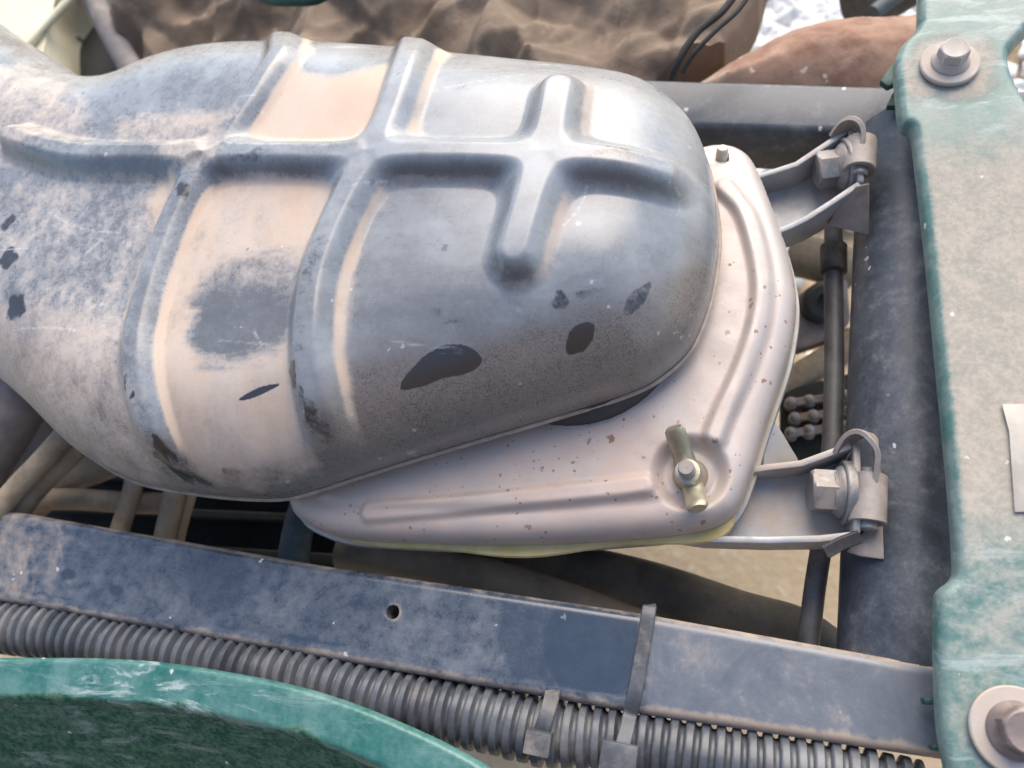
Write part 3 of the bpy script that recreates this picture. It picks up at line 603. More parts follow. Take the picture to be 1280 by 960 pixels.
def ring_wall(name, rings, mat, parent, caps=(False, True)):
    V = []; F = []; N = len(rings[0][0])
    for pts, z in rings: V += [(x, y, z) for x, y in pts]
    for k in range(len(rings) - 1):
        for i in range(N):
            a, b = k * N + i, k * N + (i + 1) % N; F.append((a, b, b + N, a + N))
    if caps[0]: F.append(tuple(range(N)))
    if caps[1]: F.append(tuple(range((len(rings) - 1) * N, len(rings) * N)))
    bm = bmesh.new(); vs = [bm.verts.new(v) for v in V]
    for f in F: bm.faces.new([vs[i] for i in f])
    return bm_obj(name, bm, mat, parent)
LO = np.array(lid_o); tn_ = np.roll(LO, -1, 0) - np.roll(LO, 1, 0); tn_ /= np.hypot(tn_[:, 0], tn_[:, 1])[:, None] + 1e-9
sgn = np.sign(((LO - LO.mean(0)) * np.stack([tn_[:, 1], -tn_[:, 0]], 1)).sum(1).mean())
gk = (0.3 + (2.6 + 1.3 * np.sin(LO[:, 0] * 0.09 + 1)) * sstep(0.6, 0.95, sgn * tn_[:, 0]) * sstep(P(400, 660, 0).x, P(520, 670, 0).x, LO[:, 0]))[:, None]     # squeezed out along the near edge
ring_wall('gasket', [(offset_ring(lid_o, -2.5), -11.6), (offset_ring(lid_o, gk - 0.5), -11.8), (offset_ring(lid_o, gk), -12.8), (offset_ring(lid_o, gk - 0.4), -13.9), (offset_ring(lid_o, -2.5), -14.6)], M['yellow'], airbox, (False, False))
ring_wall('box_body', [(offset_ring(lid_o, -2), -14), (offset_ring(lid_o, 1.4), -14.6), (offset_ring(lid_o, 1.8), -17), (offset_ring(lid_o, 0.6), -20), (offset_ring(lid_o, -4), -24), (offset_ring(lid_o, -7), -50), (offset_ring(lid_o, -11), -80)], M['steel'], airbox)
# locating pin in its hole
pp = P(900, 200, 0)
bm_obj('locating_pin', lathe((pp.x, pp.y, -6), (0.1, 0.25, 1), [(2.2, 0), (2.2, 9.5), (1.7, 10.4), (0.6, 10.7)], 20), M['white_pin'], lid)
# stud with thread under the wing nut
ax = Vector((-0.06, -0.02, 1)).normalized()
sb = Vector((wn.x, wn.y, -6)); prof = [(2.6, 0)]
h = 0.4
while h < 14.0:
    prof += [(2.75, h), (2.35, h + 0.38)]; h += 0.76
prof += [(2.6, 14.2), (2.3, 14.8)]
bm_obj('threaded_stud', lathe(sb, ax, prof, 28), M['zinc'], lid)
bm_obj('side_gusset', slab([P(955, 545, -20), P(962, 520, -20), P(995, 575, -26), P(975, 590, -26), P(950, 585, -22)], 2.0), M['lid'], airbox)

# wing nut
wnut = empty('wing_nut', sb, 'small brassy wing nut on the threaded stud at the lid corner', 'wing nut')
bm_obj('hub', lathe(sb + ax * 1.5, ax, [(6.0, -0.6), (6.3, 0.4), (5.6, 1.4), (5.0, 3.5), (4.5, 6.3), (4.0, 7.2), (2.9, 7.4)], 32), M['brass'], wnut)
wd = (P(848, 540, 6) - P(872, 620, 6)); wd.z = 0; wd.normalize(); wp = ax.cross(wd)
for s in (1, -1):
    bm = bmesh.new(); rings = []
    for t, (out, hh, wdt, th) in enumerate([(3.2, 2.8, 3.4, 2.4), (6.0, 4.6, 3.3, 1.8), (9.0, 8.2, 3.2, 1.5), (11.5, 11.2, 3.2, 1.45), (13.0, 12.9, 3.1, 1.5), (13.8, 13.7, 2.4, 1.2)]):
        c = sb + ax * (hh + 0.8) + wd * s * out; tn = (wd * s * 1.0 + ax * 1.0).normalized(); nn = (ax - wd * s).normalized()
        rings.append([bm.verts.new(c + wp * (wdt * math.cos(k * math.pi / 8)) * 1.08 + nn * (1.25 * th * math.sin(k * math.pi / 8))) for k in range(16)])
    for a, b in zip(rings[:-1], rings[1:]):
        for k in range(16): bm.faces.new((a[k], a[(k + 1) % 16], b[(k + 1) % 16], b[k]))
    bm.faces.new(rings[0]); bm.faces.new(rings[-1]); bm_obj('wing', bm, M['brass'], wnut)

# ------------------------------------------------------------------ hexagon bolts
def hex_bolt(name, o, d, af, hh, wr, label, mats=('zinc', 'zinc'), fl=None, rot=0.0, group=None, dome_w=0.0, wt=1.5):
    """o: seat centre, d: axis outwards, af: across flats, hh: head height, wr: washer radius, fl: flange radius"""
    d, u, v = frame_of(d); o = Vector(o); e = empty(name, o, label, 'bolt', group)
    bm_obj('washer', lathe(o, d, [(wr * 0.99, -0.2), (wr, 0.3), (wr, wt - 0.4), (wr - 0.4, wt), (wr * 0.6, wt + 0.05 + dome_w)], 48), M[mats[1]], e)
    z = wt
    if fl:
        bm_obj('flange', lathe(o, d, [(fl, z - 0.1), (fl + 0.05, z + 0.5), (fl - 0.3, z + 1.1), (fl * 0.84, z + 1.9), (af * 0.54, z + 2.9)], 48), M[mats[0]], e); z += 2.2
    r = af / math.sqrt(3); bm = bmesh.new(); seg = 6
    def ring(rr, h, blend=0.0, n=48):
        out = []
        for k in range(n):
            a = 2 * math.pi * k / n; q = (a) % (math.pi / 3) - math.pi / 6; hx = (af / 2) / math.cos(q)
            rad = min(hx, rr); out.append(bm.verts.new(o + d * h + (u * math.cos(a + rot) + v * math.sin(a + rot)) * rad))
        return out
    rs = [ring(99, z - 0.3), ring(99, z + hh - 1.2), ring(r * 0.965, z + hh - 0.75), ring(af * 0.5, z + hh - 0.25), ring(af * 0.46, z + hh), ring(af * 0.42, z + hh - 0.12), ring(af * .1, z + hh - 0.16)]
    for a, b in zip(rs[:-1], rs[1:]):
        for k in range(48): bm.faces.new((a[k], a[(k + 1) % 48], b[(k + 1) % 48], b[k]))
    bm.faces.new(rs[0]); bm.faces.new(rs[-1]); bm_obj('head', bm, M[mats[0]], e, smooth=24)
    return e

# ================================================================== FRAME (black painted rails and tube)
fb = P(900, 760, -45)
frame = empty('machine_frame', (fb.x, fb.y, -45), 'black painted steel frame of two rails and a cross tube around the air box', 'frame')
RZ = -12.0
rail_px = [(-120, 621), (30, 641), (400, 706), (800, 766), (1200, 838), (1230, 842), (1230, 960), (1180, 950), (800, 893), (400, 822), (0, 752), (-120, 731)]
rail_o = [P2(x, y, RZ) for x, y in rail_px]
sd_r0 = sdf_poly(rail_o); hp = P(491, 765, RZ)
def sd_rail(x, y): return np.minimum(sd_r0(x, y), np.hypot(x - hp.x, y - hp.y) - 2.5)
def rail_z(x, y, d):
    d0 = np.maximum(sd_r0(x, y), 0); u = 1 - np.clip(d0 / 3.2, 0, 1)
    return RZ - 3.2 + 3.2 * np.sqrt(np.maximum(1 - u * u, 0)) + (fbm(x, y, 50, 61, 2) - 0.5) * 0.5
def rail_attr(x, y, d, z):
    fx = x + (fbm(x, y, 6, 13) - 0.5) * 2; fy = y + (fbm(x, y, 6, 14) - 0.5) * 2
    S = lambda pts: sdf_poly([P2(a, b, RZ) for a, b in pts])
    clean = 0.70 * sstep(-1.0, 1.0, S([(628, 742), (795, 765), (790, 870), (640, 845), (622, 800)])(fx, fy))
    cc = P(742, 806, RZ); rr = np.hypot(x - cc.x, y - cc.y)
    clean = np.maximum(clean, 0.96 * (1 - sstep(16.5, 17.8, rr)) * sstep(-0.5, 0.5, S([(628, 742), (798, 767), (793, 872), (630, 850)])(x, y)))
    c2 = P(272, 722, RZ); clean = np.maximum(clean, 0.6 * (1 - sstep(11, 15, np.hypot(x - c2.x, y - c2.y))))
    for px, py, r_ in [(85, 718, 5), (145, 738, 4.5), (40, 722, 4)]:
        q = P(px, py, RZ); clean = np.maximum(clean, 0.9 * (1 - sstep(r_ * .6, r_, np.hypot(fx - q.x, (fy - q.y) * 1.8))))
    low = dist_line([P2(a, b, RZ) for a, b in [(-120, 731), (0, 752), (400, 822), (800, 893), (1180, 950)]])(fx, fy)
    clean = np.maximum(clean, 0.85 * np.exp(-((low - 5.2) / 0.9) ** 2) * sstep(0.35, 0.55, fbm(x, y, 30, 71)))
    dust = 0.62 * (1 - sstep(1.5, 4.5, low)); e = P(0, 690, RZ); dust = np.maximum(dust, 0.45 * (1 - sstep(15, 60, x - e.x)))
    dust = np.maximum(dust, 0.5 * (1 - sstep(0.5, 2.0, np.abs(d))) * 1.0)
    xt = P(806, 820, RZ).x; even = sstep(xt - 1, xt + 2, x)
    return dict(clean=clean, dust=dust + 0.20 * even, even=even)
rail = height_field('front_rail', sd_rail, bbox_of(rail_o), 0.62, rail_z, M['rail'], frame, skirt=22, afun=rail_attr)
# rear rail: plain box tube running behind the box
def rail_box(px_top, px_bot, z, hgt, name, mat, bev):
    a, b = [P(*q, z) for q in px_top]; c, d_ = [P(*q, z) for q in px_bot]
    return bm_obj(name, slab([c, d_, b, a], hgt, (0, 0, 1), bev, seg=3), mat, frame)
rail_box([(560, 90), (1330, 112)], [(560, 150), (1330, 172)], -26, 30, 'rear_rail', M['blackcoat'], 3.0)
# cross tube on the right
ta, tb = P(1150, 60, -34), P(1133, 1010, -34)
pa, pb = P(1139, 205, -34), P(1128, 838, -34)
dirt = (pb - pa).normalized()
bm_obj('cross_tube', tube_mesh([pa - dirt * 14 + dirt * t for t in np.linspace(0, (pb - pa).length + 20, 12)], 20.0, 48), M['blackcoat'], frame)

# ================================================================== RIGHT GREEN PANEL
GPZ = 8.0
gp_px = [(1165, -40), (1150, 25), (1128, 52), (1121, 70), (1122, 100), (1126, 140), (1130, 152), (1142, 158), (1147, 190), (1160, 300), (1172, 420), (1186, 560), (1193, 640), (1197, 705), (1193, 722), (1178, 735), (1173, 750), (1173, 820), (1176, 900), (1186, 960), (1210, 1040), (1420, 1040), (1480, 600), (1400, 250), (1330, 180), (1282, 118), (1262, 70), (1274, 46), (1296, 20), (1320, -40)]
gp_o = []
for i, (x, y) in enumerate(gp_px): gp_o.append(P2(x, y, GPZ))
gp_o = smooth_path(gp_o, 3, True); sd_gp = sdf_poly(gp_o)
b1, b2 = P(1186, 82, GPZ), P(1267, 913, GPZ)
def gp_z(x, y, d):
    u = 1 - np.clip(d / 3.0, 0, 1); z = GPZ - 3.0 + 3.0 * np.sqrt(np.maximum(1 - u * u, 0))
    r1 = np.hypot(x - b1.x, y - b1.y)
    return z + (fbm(x, y, 60, 81, 2) - 0.5) * 1.2 * sstep(3, 14, d)
def gp_attr(x, y, d, z):
    A, B, C_, D_ = P(1220, 120, GPZ).y, P(1220, 230, GPZ).y, P(1230, 560, GPZ).y, P(1230, 760, GPZ).y
    dust = 0.95 * sstep(A, B, y) * 0 + 0.0 * x
    mid = (1 - sstep(B, A, y)) * sstep(D_, C_, y)
    dust = 0.27 + 0.56 * mid + (fbm(x, y, 35, 91) - 0.5) * 0.35
    r1 = np.hypot(x - b1.x, y - b1.y); dust = np.maximum(dust, 0.85 * (1 - sstep(11, 22, r1 + (fbm(x, y, 10, 92) - .5) * 12)))
    dust *= sstep(0.5, 3.5, d); scuff = 0.55 * (1 - mid)
    return dict(dust=dust, scuff=scuff)
panel = empty('side_cowl', (b2.x, b2.y, -20), 'dusty teal green metal panel bolted over the right side of the frame', 'panel')
height_field('plate', sd_gp, bbox_of(gp_o), 0.9, gp_z, M['green'], panel, skirt=4.0, afun=gp_attr)
st = [P(1252, 505, GPZ + 0.9), P(1262, 540, GPZ + 0.9), P(1268, 640, GPZ + 0.9), P(1330, 640, GPZ + 0.9), P(1330, 505, GPZ + 0.9)]
for i in range(len(st)): st[i].z = GPZ + 1.0
bm_obj('paper_label', slab(st, 0.4, (0, 0, 1), 0.1), M['sticker'], panel)
for k, pts in enumerate([[(1100, 100), (1112, 84), (1128, 66), (1128, 100), (1110, 108)], [(1108, 132), (1118, 112), (1132, 100), (1132, 132)]]):
    bm_obj('edge_tab', slab([P(x, y, -8 - 4 * k) for x, y in pts[::-1]], 3, (0, 0, 1), 0.5), M['greentab'], panel)
for pts in [[(1154, 872), (1176, 870), (1176, 881), (1156, 881)], [(1164, 931), (1184, 929), (1184, 941), (1166, 939)]]:
    bm_obj('edge_tab', slab([P(x, y, -4) for x, y in pts[::-1]], 5, (0, 0, 1), 0.6), M['greentab'], panel)
hex_bolt('hex_bolt', (b1.x, b1.y, GPZ + 0.5), (0.02, 0.03, 1), 8.8, 4.4, 9.7, 'dust coated hex bolt with wide washer near the top of the green panel', ('washer', 'washer'), 6.3, 0.3, 'bolts holding the green panel')
hex_bolt('hex_bolt', (b2.x, b2.y, GPZ + 0.5), (0.05, 0.0, 1), 10.6, 5.5, 11.2, 'brownish hex bolt with broad pale washer at the bottom of the green panel', ('boltbrown', 'washer'), 7.4, 0.1, 'bolts holding the green panel')

# ================================================================== CLAMP BRACKETS
def strip_wall(bm, pts, z0, z1, th, side):
    """vertical wall following plan points; z0/z1 lists of bottom/top heights"""
    n = len(pts); rows = []
    for i, p in enumerate(pts):
        t = (Vector(pts[min(i + 1, n - 1)]) - Vector(pts[max(i - 1, 0)])); t.z = 0; t.normalize(); q = Vector((-t.y, t.x, 0)) * side * th
        a, b = Vector((p[0], p[1], z0[i])), Vector((p[0], p[1], z1[i]))
        rows.append([bm.verts.new(v) for v in (a, b, b + q, a + q)])
    for r, s_ in zip(rows[:-1], rows[1:]):
        for k in range(4): bm.faces.new((r[k], r[(k + 1) % 4], s_[(k + 1) % 4], s_[k]))
    bm.faces.new(rows[0]); bm.faces.new(rows[-1]); return bm
def bevelled(bm, off=0.35):
    bmesh.ops.recalc_face_normals(bm, faces=bm.faces)
    es = [e for e in bm.edges if len(e.link_faces) == 2 and e.calc_face_angle() > 0.6]
    bmesh.ops.bevel(bm, geom=es, offset=off, segments=2, affect='EDGES', profile=0.5); return bm
def dense(pts, n=6): return [Vector(p) for p in smooth_path([tuple(p) for p in pts], n)]

def clamp(zf, zt, up_px, lo_px, bolt_px, boltz, lab, blab, sleeve_px, hook_px, gus_px, strip_px, af):
    c = P(*bolt_px, zf); e = empty('clamp_bracket', (c.x, c.y, zf), lab, 'bracket', 'clamp brackets beside the air box')
    def straight(q):
        q = [P(x, y, zt) for x, y in q]; return [a + (b - a) * t for a, b in zip(q[:-1], q[1:]) for t in (0.0, 0.5)] + [q[-1]]
    up, lo = straight(up_px), straight(lo_px)
    n = len(up)
    # channel floor
    bm = bmesh.new(); rows = []
    for a, b in zip(up, lo):
        a2, b2 = Vector((a.x, a.y, zf)), Vector((b.x, b.y, zf)); dz = Vector((0, 0, -1.6))
        rows.append([bm.verts.new(v) for v in (a2, b2, b2 + dz, a2 + dz)])
    for r, s_ in zip(rows[:-1], rows[1:]):
        for k in range(4): bm.faces.new((r[k], r[(k + 1) % 4], s_[(k + 1) % 4], s_[k]))
    bm.faces.new(rows[0]); bm.faces.new(rows[-1]); bm_obj('channel_floor', bm, M['steel'], e)
    for pts, sd in ((up, 1), (lo, -1)):
        z0 = [zf - 1.6] * n; z1 = [zf + (zt - zf) * (0.72 + 0.28 * k / (n - 1)) for k in range(n)]
        bm = strip_wall(bmesh.new(), pts, z0, z1, 2.3, sd); bm_obj('side_flange', bevelled(bm, 0.6), M['steel'], e)
    # end wall closing the channel, drilled for the bolt
    a, b = up[-1], lo[-1]
    q = (b - a); q.z = 0; q.normalize(); nrm = Vector((q.y, -q.x, 0)); 
    if nrm.x > 0: nrm = -nrm
    a, b = a - q * 1.0, b + q * 1.0
    bm = slab([(a.x, a.y, zf - 2), (b.x, b.y, zf - 2), (b.x, b.y, zt + 0.5), (b.x - q.x * 5, b.y - q.y * 5, zt + 2.2), (a.x + q.x * 5, a.y + q.y * 5, zt + 2.2), (a.x, a.y, zt + 0.5)], 2.2, nrm, 0.7)
    bm_obj('end_wall', bm, M['steel'], e)
    mid = (a + b) / 2; mid.z = boltz
    hex_bolt('hex_bolt', mid + nrm * 0.1, nrm + Vector((0, -0.04, 0.10)), af, 7.6, 10.6, blab, ('zinc', 'zinc'), 8.8, 0.5, 'bolts in the clamp brackets', 0, 2.8)
    hk = dense([P(x, y, z) for x, y, z in hook_px], 6)
    hc = (hk[0] + hk[-1]) / 2 + Vector((-3, -4, 0)); hn = []
    for p in hk:
        v = p - hc; v.z = 0; hn.append(v.normalized() + Vector((0, 0, 0.35)))
    bm_obj('hook_strap', ribbon(hk, hn, 7.5, 1.7), M['brownplate'], e)
    s0, s1 = P(*sleeve_px[0]), P(*sleeve_px[1]); d_ = s1 - s0; ln = d_.length
    sl_ = lathe(s0, d_, [(3.4, 0.6), (5.2, 0.0), (5.7, 0.3), (5.7, ln - 0.3), (5.2, ln), (3.4, ln - 0.6)], 32)
    slv = bm_obj('rolled_sleeve', sl_, M['brownplate'], e)
    bm_obj('hinge_pin', lathe(s0 - d_.normalized() * 2.2, d_, [(2.6, 0), (3.1, 0.5), (3.1, ln + 3.9), (2.6, ln + 4.4)], 20), M['zinc'], slv)
    bm_obj('gusset', slab([P(x, y, z) for x, y, z in gus_px], 1.8, None, 0.3), M['brownplate'], e)
    if strip_px: bm_obj('rubber_strip', ribbon([P(x, y, z) for x, y, z in strip_px], (0, -0.4, 1), 4.0, 2.0), M['rubber'], e)
    return e
clamp(-24, -9, [(915, 592), (960, 585), (1004, 581), (1034, 571), (1066, 560)], [(800, 655), (880, 667), (960, 669), (1025, 668), (1066, 664)], (1040, 625), -15,
      'grey steel clamp bracket at the lower right corner of the air box', 'hex flange bolt in the lower clamp bracket, nearest the wing nut',
      ((1086, 594, -10), (1084, 654, -10)), [(1052, 566, -12), (1066, 549, -8), (1080, 545, -5), (1090, 556, -4), (1093, 578, -6), (1093, 600, -8)],
      [(1102, 648, -17), (1104, 700, -17), (1074, 696, -17), (1058, 690, -17), (1076, 668, -17)], [(1030, 690, -9), (1052, 678, -9), (1074, 670, -9)], 13.0)
clamp(-24, -8, [(944, 216), (970, 210), (998, 203), (1028, 185), (1060, 166)], [(966, 280), (988, 273), (1006, 266), (1040, 246), (1072, 226)], (1040, 212), -14,
      'grey steel clamp bracket at the upper right corner of the air box', 'hex flange bolt in the upper clamp bracket, below the rear rail',
      ((1076, 176, -8), (1074, 214, -8)), [(1048, 172, -10), (1060, 158, -5), (1070, 156, -3), (1076, 168, -4), (1076, 184, -6)],
      [(1070, 232, -8), (1086, 228, -10), (1086, 292, -22), (1034, 280, -22), (1052, 250, -14)], None, 12.0)

# ================================================================== CONTROL ROD
rod_px = [(1042, 262, -44), (1042, 340, -44), (1043, 450, -44), (1040, 560, -44), (1030, 660, -44), (1018, 740, -44), (1008, 830, -44)]
ro = P(*rod_px[-1]); rod = empty('control_cable', ro, 'black control cable running down between the air box and the cross tube', 'cable')
bm_obj('sheath', tube_mesh(dense([P(*q) for q in rod_px]), 3.7, 24), M['rod'], rod)
f0, f1 = P(1042, 306, -44), P(1042, 342, -44)
bm_obj('ferrule', lathe(f0, f1 - f0, [(3.9, 0), (5.2, 0.8), (5.2, (f1 - f0).length - 0.8), (4.0, (f1 - f0).length)], 28), M['rubber'], rod)

# ================================================================== CORRUGATED CONDUIT
cpx = [(-70, 765), (0, 776), (100, 791), (200, 808), (300, 827), (400, 849), (500, 870), (600, 890), (680, 905), (760, 920), (850, 936), (950, 953), (1060, 972), (1150, 990)]
cpath = dense([P(x, y + 6, -20) for x, y in cpx], 60)
# even steps along the length so that every corrugation is alike
acc = [0]
for a, b in zip(cpath[:-1], cpath[1:]): acc.append(acc[-1] + (b - a).length)
acc = np.array(acc); A = np.array([tuple(p) for p in cpath]); PITCH = 4.75; S = np.arange(0, acc[-1], PITCH / 10)
A = np.stack([np.interp(S, acc, A[:, k]) for k in range(3)], 1)
sag = np.array([0.5 * math.sin(s * 0.045) + 0.4 * math.sin(s * 0.11 + 1) for s in S]); A[:, 1] += sag
def crad(i, s):
    t = (s / PITCH) % 1.0; f = 0.5 - 0.5 * math.cos(2 * math.pi * t); f = min(1.0, max(0.0, (f - 0.12) / 0.40)); f = f * f * (3 - 2 * f)
    j = int(s / PITCH); q = 0.18 * math.sin(j * 2.7) + 0.14 * math.sin(j * 1.3 + 1)
    return 8.6 + 2.2 * f + q * f
cond = bm_obj('corrugated_conduit', tube_mesh(A.tolist(), crad, 30), M['conduit'], None, 60)
setp(cond, 'grey black corrugated cable conduit running along under the front rail', 'conduit')

# cable ties
def tie(path, nrm, wdt, head_c, head_ax, half, label):
    o = Vector(head_c); e = empty('cable_tie', o, label, 'cable tie', 'cable ties on the conduit')
    bm_obj('strap', ribbon(dense(path, 5), nrm, wdt, 1.2), M['tie'], e)
    bm = bmesh.new(); box_between(bm, o, head_ax, half, 0.8); bm_obj('tie_head', bm, M['tie'], e); return e
pA = [P(812, 762, RZ - 4), P(811, 765, RZ + 0.1), P(803, 815, RZ + 0.2), P(793, 872, RZ + 0.2), P(788, 893, RZ - 1.5), P(783, 915, -10.5), P(776, 940, -9), P(770, 966, -13)]
nn = [Vector((0, 0.1, 1))] * 60
hx = (P(800, 880, -10) - P(780, 876, -10)).normalized(); hy = (P(785, 860, -10) - P(775, 930, -10)).normalized()
tie(pA, (0, 0, 1), 4.6, P(774, 948, -8), (hx, hy, (0, 0, 1)), (5.6, 4.6, 3.6), 'long grey cable tie strapped over the front rail and the conduit')
pB = [P(692, 858, -16), P(690, 872, -11), P(684, 893, -8.3), P(678, 912, -8.6), P(671, 935, -13), P(667, 948, -20)]
tie(pB, (0, 0, 1), 5.0, P(673, 928, -7), (hx, hy, (0.05, -0.1, 1)), (4.2, 3.6, 3.0), 'short grey cable tie wrapped around the conduit alone')

# ================================================================== GREEN FENDER
FZ = 4.0
fe_px = [(-120, 824), (0, 822), (60, 822), (130, 823), (200, 828), (280, 840), (360, 856), (430, 877), (500, 905), (560, 933), (620, 968), (700, 1030)]
edge = smooth_path([P2(x, y, FZ) for x, y in fe_px], 5)
fe_o = edge + [np.array(P2(700, 1200, FZ)), np.array(P2(-200, 1200, FZ)), np.array(P2(-200, 824, FZ))]
sd_fe = sdf_poly(fe_o); de = dist_line(edge)
inner = dist_line(smooth_path([P2(x, y, FZ - 3) for x, y in [(-120, 868), (0, 862), (80, 862), (170, 873), (250, 892), (330, 915), (400, 938), (460, 962), (540, 1010)]], 4))
def fe_z(x, y, d):
    q = de(x, y); u = 1 - np.clip(q / 2.0, 0, 1)
    return FZ - 2 + 2 * np.sqrt(np.maximum(1 - u * u, 0)) - 0.10 * q - 1.15 * np.maximum(q - 12.5, 0) * sstep(12, 17, q) + (fbm(x, y, 24, 95, 3) - 0.5) * 0.9 * sstep(2, 10, q)
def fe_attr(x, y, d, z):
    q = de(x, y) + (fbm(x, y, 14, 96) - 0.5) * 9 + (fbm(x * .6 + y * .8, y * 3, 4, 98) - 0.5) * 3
    return dict(dust=0.95 * sstep(12, 15.5, q), scuff=(0.25 + 0.75 * sstep(0.42, 0.6, fbm(x, y, 40, 97))) * (1 - 0.55 * sstep(12, 16, q)))  # sky-lit rim band and darker dusty inner face, painted into the colour
fen = height_field('green_fender', sd_fe, bbox_of(fe_o), 0.8, fe_z, M['fender'], None, skirt=2.0, afun=fe_attr)
setp(fen, 'curved scratched green body fender at the bottom left, below the conduit', 'fender')

# ================================================================== HOSES lower left and under the lid
def hose(name, px, r, mat, label, cat='hose', group='hoses under the intake cover', seg=22):
    o = bm_obj(name, tube_mesh(dense([P(*q) for q in px], 7), r, seg), M[mat]); return setp(o, label, cat, group)
hose('rubber_hose', [(-60, 640, -26), (-10, 560, -22), (25, 500, -20), (60, 430, -20)], 13, 'greyhose', 'thick dark grey hose at the left edge under the intake cover')
hose('rubber_hose', [(-60, 700, -40), (20, 590, -36), (60, 520, -34), (100, 440, -34)], 10, 'greyhose', 'second dark hose, just right of the thick one at the left edge')
hose('rubber_hose', [(-40, 690, -14), (10, 622, -12), (60, 568, -10), (110, 510, -10)], 4.6, 'tanhose', 'thin tan hose slanting up over the left end of the front rail')
hose('rubber_hose', [(-10, 680, -24), (45, 610, -22), (90, 565, -20), (140, 510, -20)], 5.2, 'tanhose', 'tan hose slanting beside the thin tan one, behind the rail end')
hose('rubber_hose', [(10, 655, -48), (70, 600, -46), (130, 575, -46), (210, 540, -46)], 9.5, 'tanhose', 'wide brown tan hose rising to the right from the rail end')
hose('rubber_hose', [(20, 640, -40), (50, 626, -40), (95, 624, -42), (160, 628, -46), (230, 630, -60)], 5.0, 'tanhose', 'short level tan hose behind the left end of the front rail')
hose('drain_pipe', [(140, 700, -42), (152, 655, -42), (166, 610, -42), (172, 560, -42)], 4.2, 'tanhose', 'upright tan pipe behind the rail, left of the pair', 'pipe')
hose('drain_pipe', [(200, 700, -44), (208, 660, -44), (220, 610, -44), (228, 560, -44)], 4.6, 'tanhose', 'thicker upright tan pipe of the pair behind the rail', 'pipe')
hose('drain_pipe', [(218, 700, -52), (226, 660, -52), (240, 610, -52), (248, 560, -52)], 2.8, 'tanhose', 'thinner upright brown pipe of the pair behind the rail', 'pipe')
hose('rubber_hose', [(366, 740, -46), (368, 690, -46), (376, 650, -46), (392, 600, -46)], 6.5, 'bluehose', 'dark blue upright hose below the left corner of the silver lid')
hose('rubber_hose', [(430, 690, -62), (520, 705, -58), (620, 728, -56), (720, 760, -56), (820, 800, -58), (920, 850, -62)], 8.5, 'brownhose', 'brown hose sloping down to the right between lid and front rail')
hose('rubber_hose', [(520, 690, -90), (680, 710, -84), (800, 735, -80), (920, 775, -80), (1000, 800, -80), (1060, 850, -84)], 12, 'darkhose', 'thick black hose under the lid, ending by the control cable')

# finned near-black engine block, added to fill the shaded gap below
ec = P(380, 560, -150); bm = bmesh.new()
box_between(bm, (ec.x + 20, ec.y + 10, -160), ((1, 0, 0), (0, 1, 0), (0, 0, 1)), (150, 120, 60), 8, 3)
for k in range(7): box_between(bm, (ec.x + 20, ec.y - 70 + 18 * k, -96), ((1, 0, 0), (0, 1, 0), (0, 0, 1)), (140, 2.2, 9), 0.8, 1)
eng = setp(bm_obj('engine', bm, M['engine']), 'near-black engine block added to fill the shadow below the intake cover', 'engine')
# bits seen in the gap by the control cable
lv = bm_obj('linkage_lever', slab([P(992, 440, -120), P(992, 372, -120), P(1020, 350, -120), P(1060, 345, -120), P(1064, 400, -120), P(1036, 425, -120)], 8, (0, 0, 1), 2.5), M['greyhose']); setp(lv, 'dark grey linkage lever in the gap behind the control cable', 'lever')
b0 = P(1026, 372, -112); bm = lathe((b0.x, b0.y, -120), (0.2, -0.3, 1), [(9, 0), (10, 1), (10, 7), (8, 9), (4, 9.6), (3.4, 7)], 28)
o = bm_obj('pivot_boss', bm, M['darkplate']); setp(o, 'round dark pivot boss on the linkage lever', 'pivot')
o = hose('mounting_block', [(985, 318, -125), (1010, 322, -125), (1040, 330, -125), (1066, 340, -128)], 11, 'tanhose', 'dusty tan cross pipe in the gap below the upper clamp', 'pipe', None); o.name = 'cross_pipe'
o = hose('brace_bar', [(975, 490, -122), (1005, 468, -122), (1040, 446, -122), (1070, 424, -122)], 7, 'tanhose', 'sandy diagonal brace bar crossing the gap behind the control cable', 'bar', None)
cc_ = P(1022, 530, -116); chain = empty('drive_chain', (cc_.x, cc_.y, -120), 'greasy drive chain with shiny pins in the gap above the lower clamp', 'chain')
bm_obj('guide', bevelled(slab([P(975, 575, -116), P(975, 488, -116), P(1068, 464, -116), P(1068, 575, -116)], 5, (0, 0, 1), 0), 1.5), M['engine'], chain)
for k in range(4):
    for j in range(3):
        px, py = 990 + 23 * k + 5 * (j % 2), 500 + 19 * j - 3 * k
        q = P(px, py, -106); bm_obj('roller', lathe((q.x, q.y, -115), (0, 0, 1), [(3.0, 0), (3.0, 5), (2.2, 5.3), (1.9, 7), (1.3, 7.6), (0.5, 7.8)], 18), M['zinc' if j == 2 else 'brownplate'], chain)
        if k < 3:
            q2 = P(px + 23, py - 3, -106); m_ = (q + q2) / 2; bm = bmesh.new(); dx_ = (q2 - q).normalized()
            box_between(bm, (m_.x, m_.y, -110), (dx_, Vector((0, 0, 1)).cross(dx_), (0, 0, 1)), ((q2 - q).length * 0.55, 2.0, 0.9), 0.6, 1); bm_obj('link_plate', bm, M['brownhose' if j % 2 else 'boltbrown'], chain)

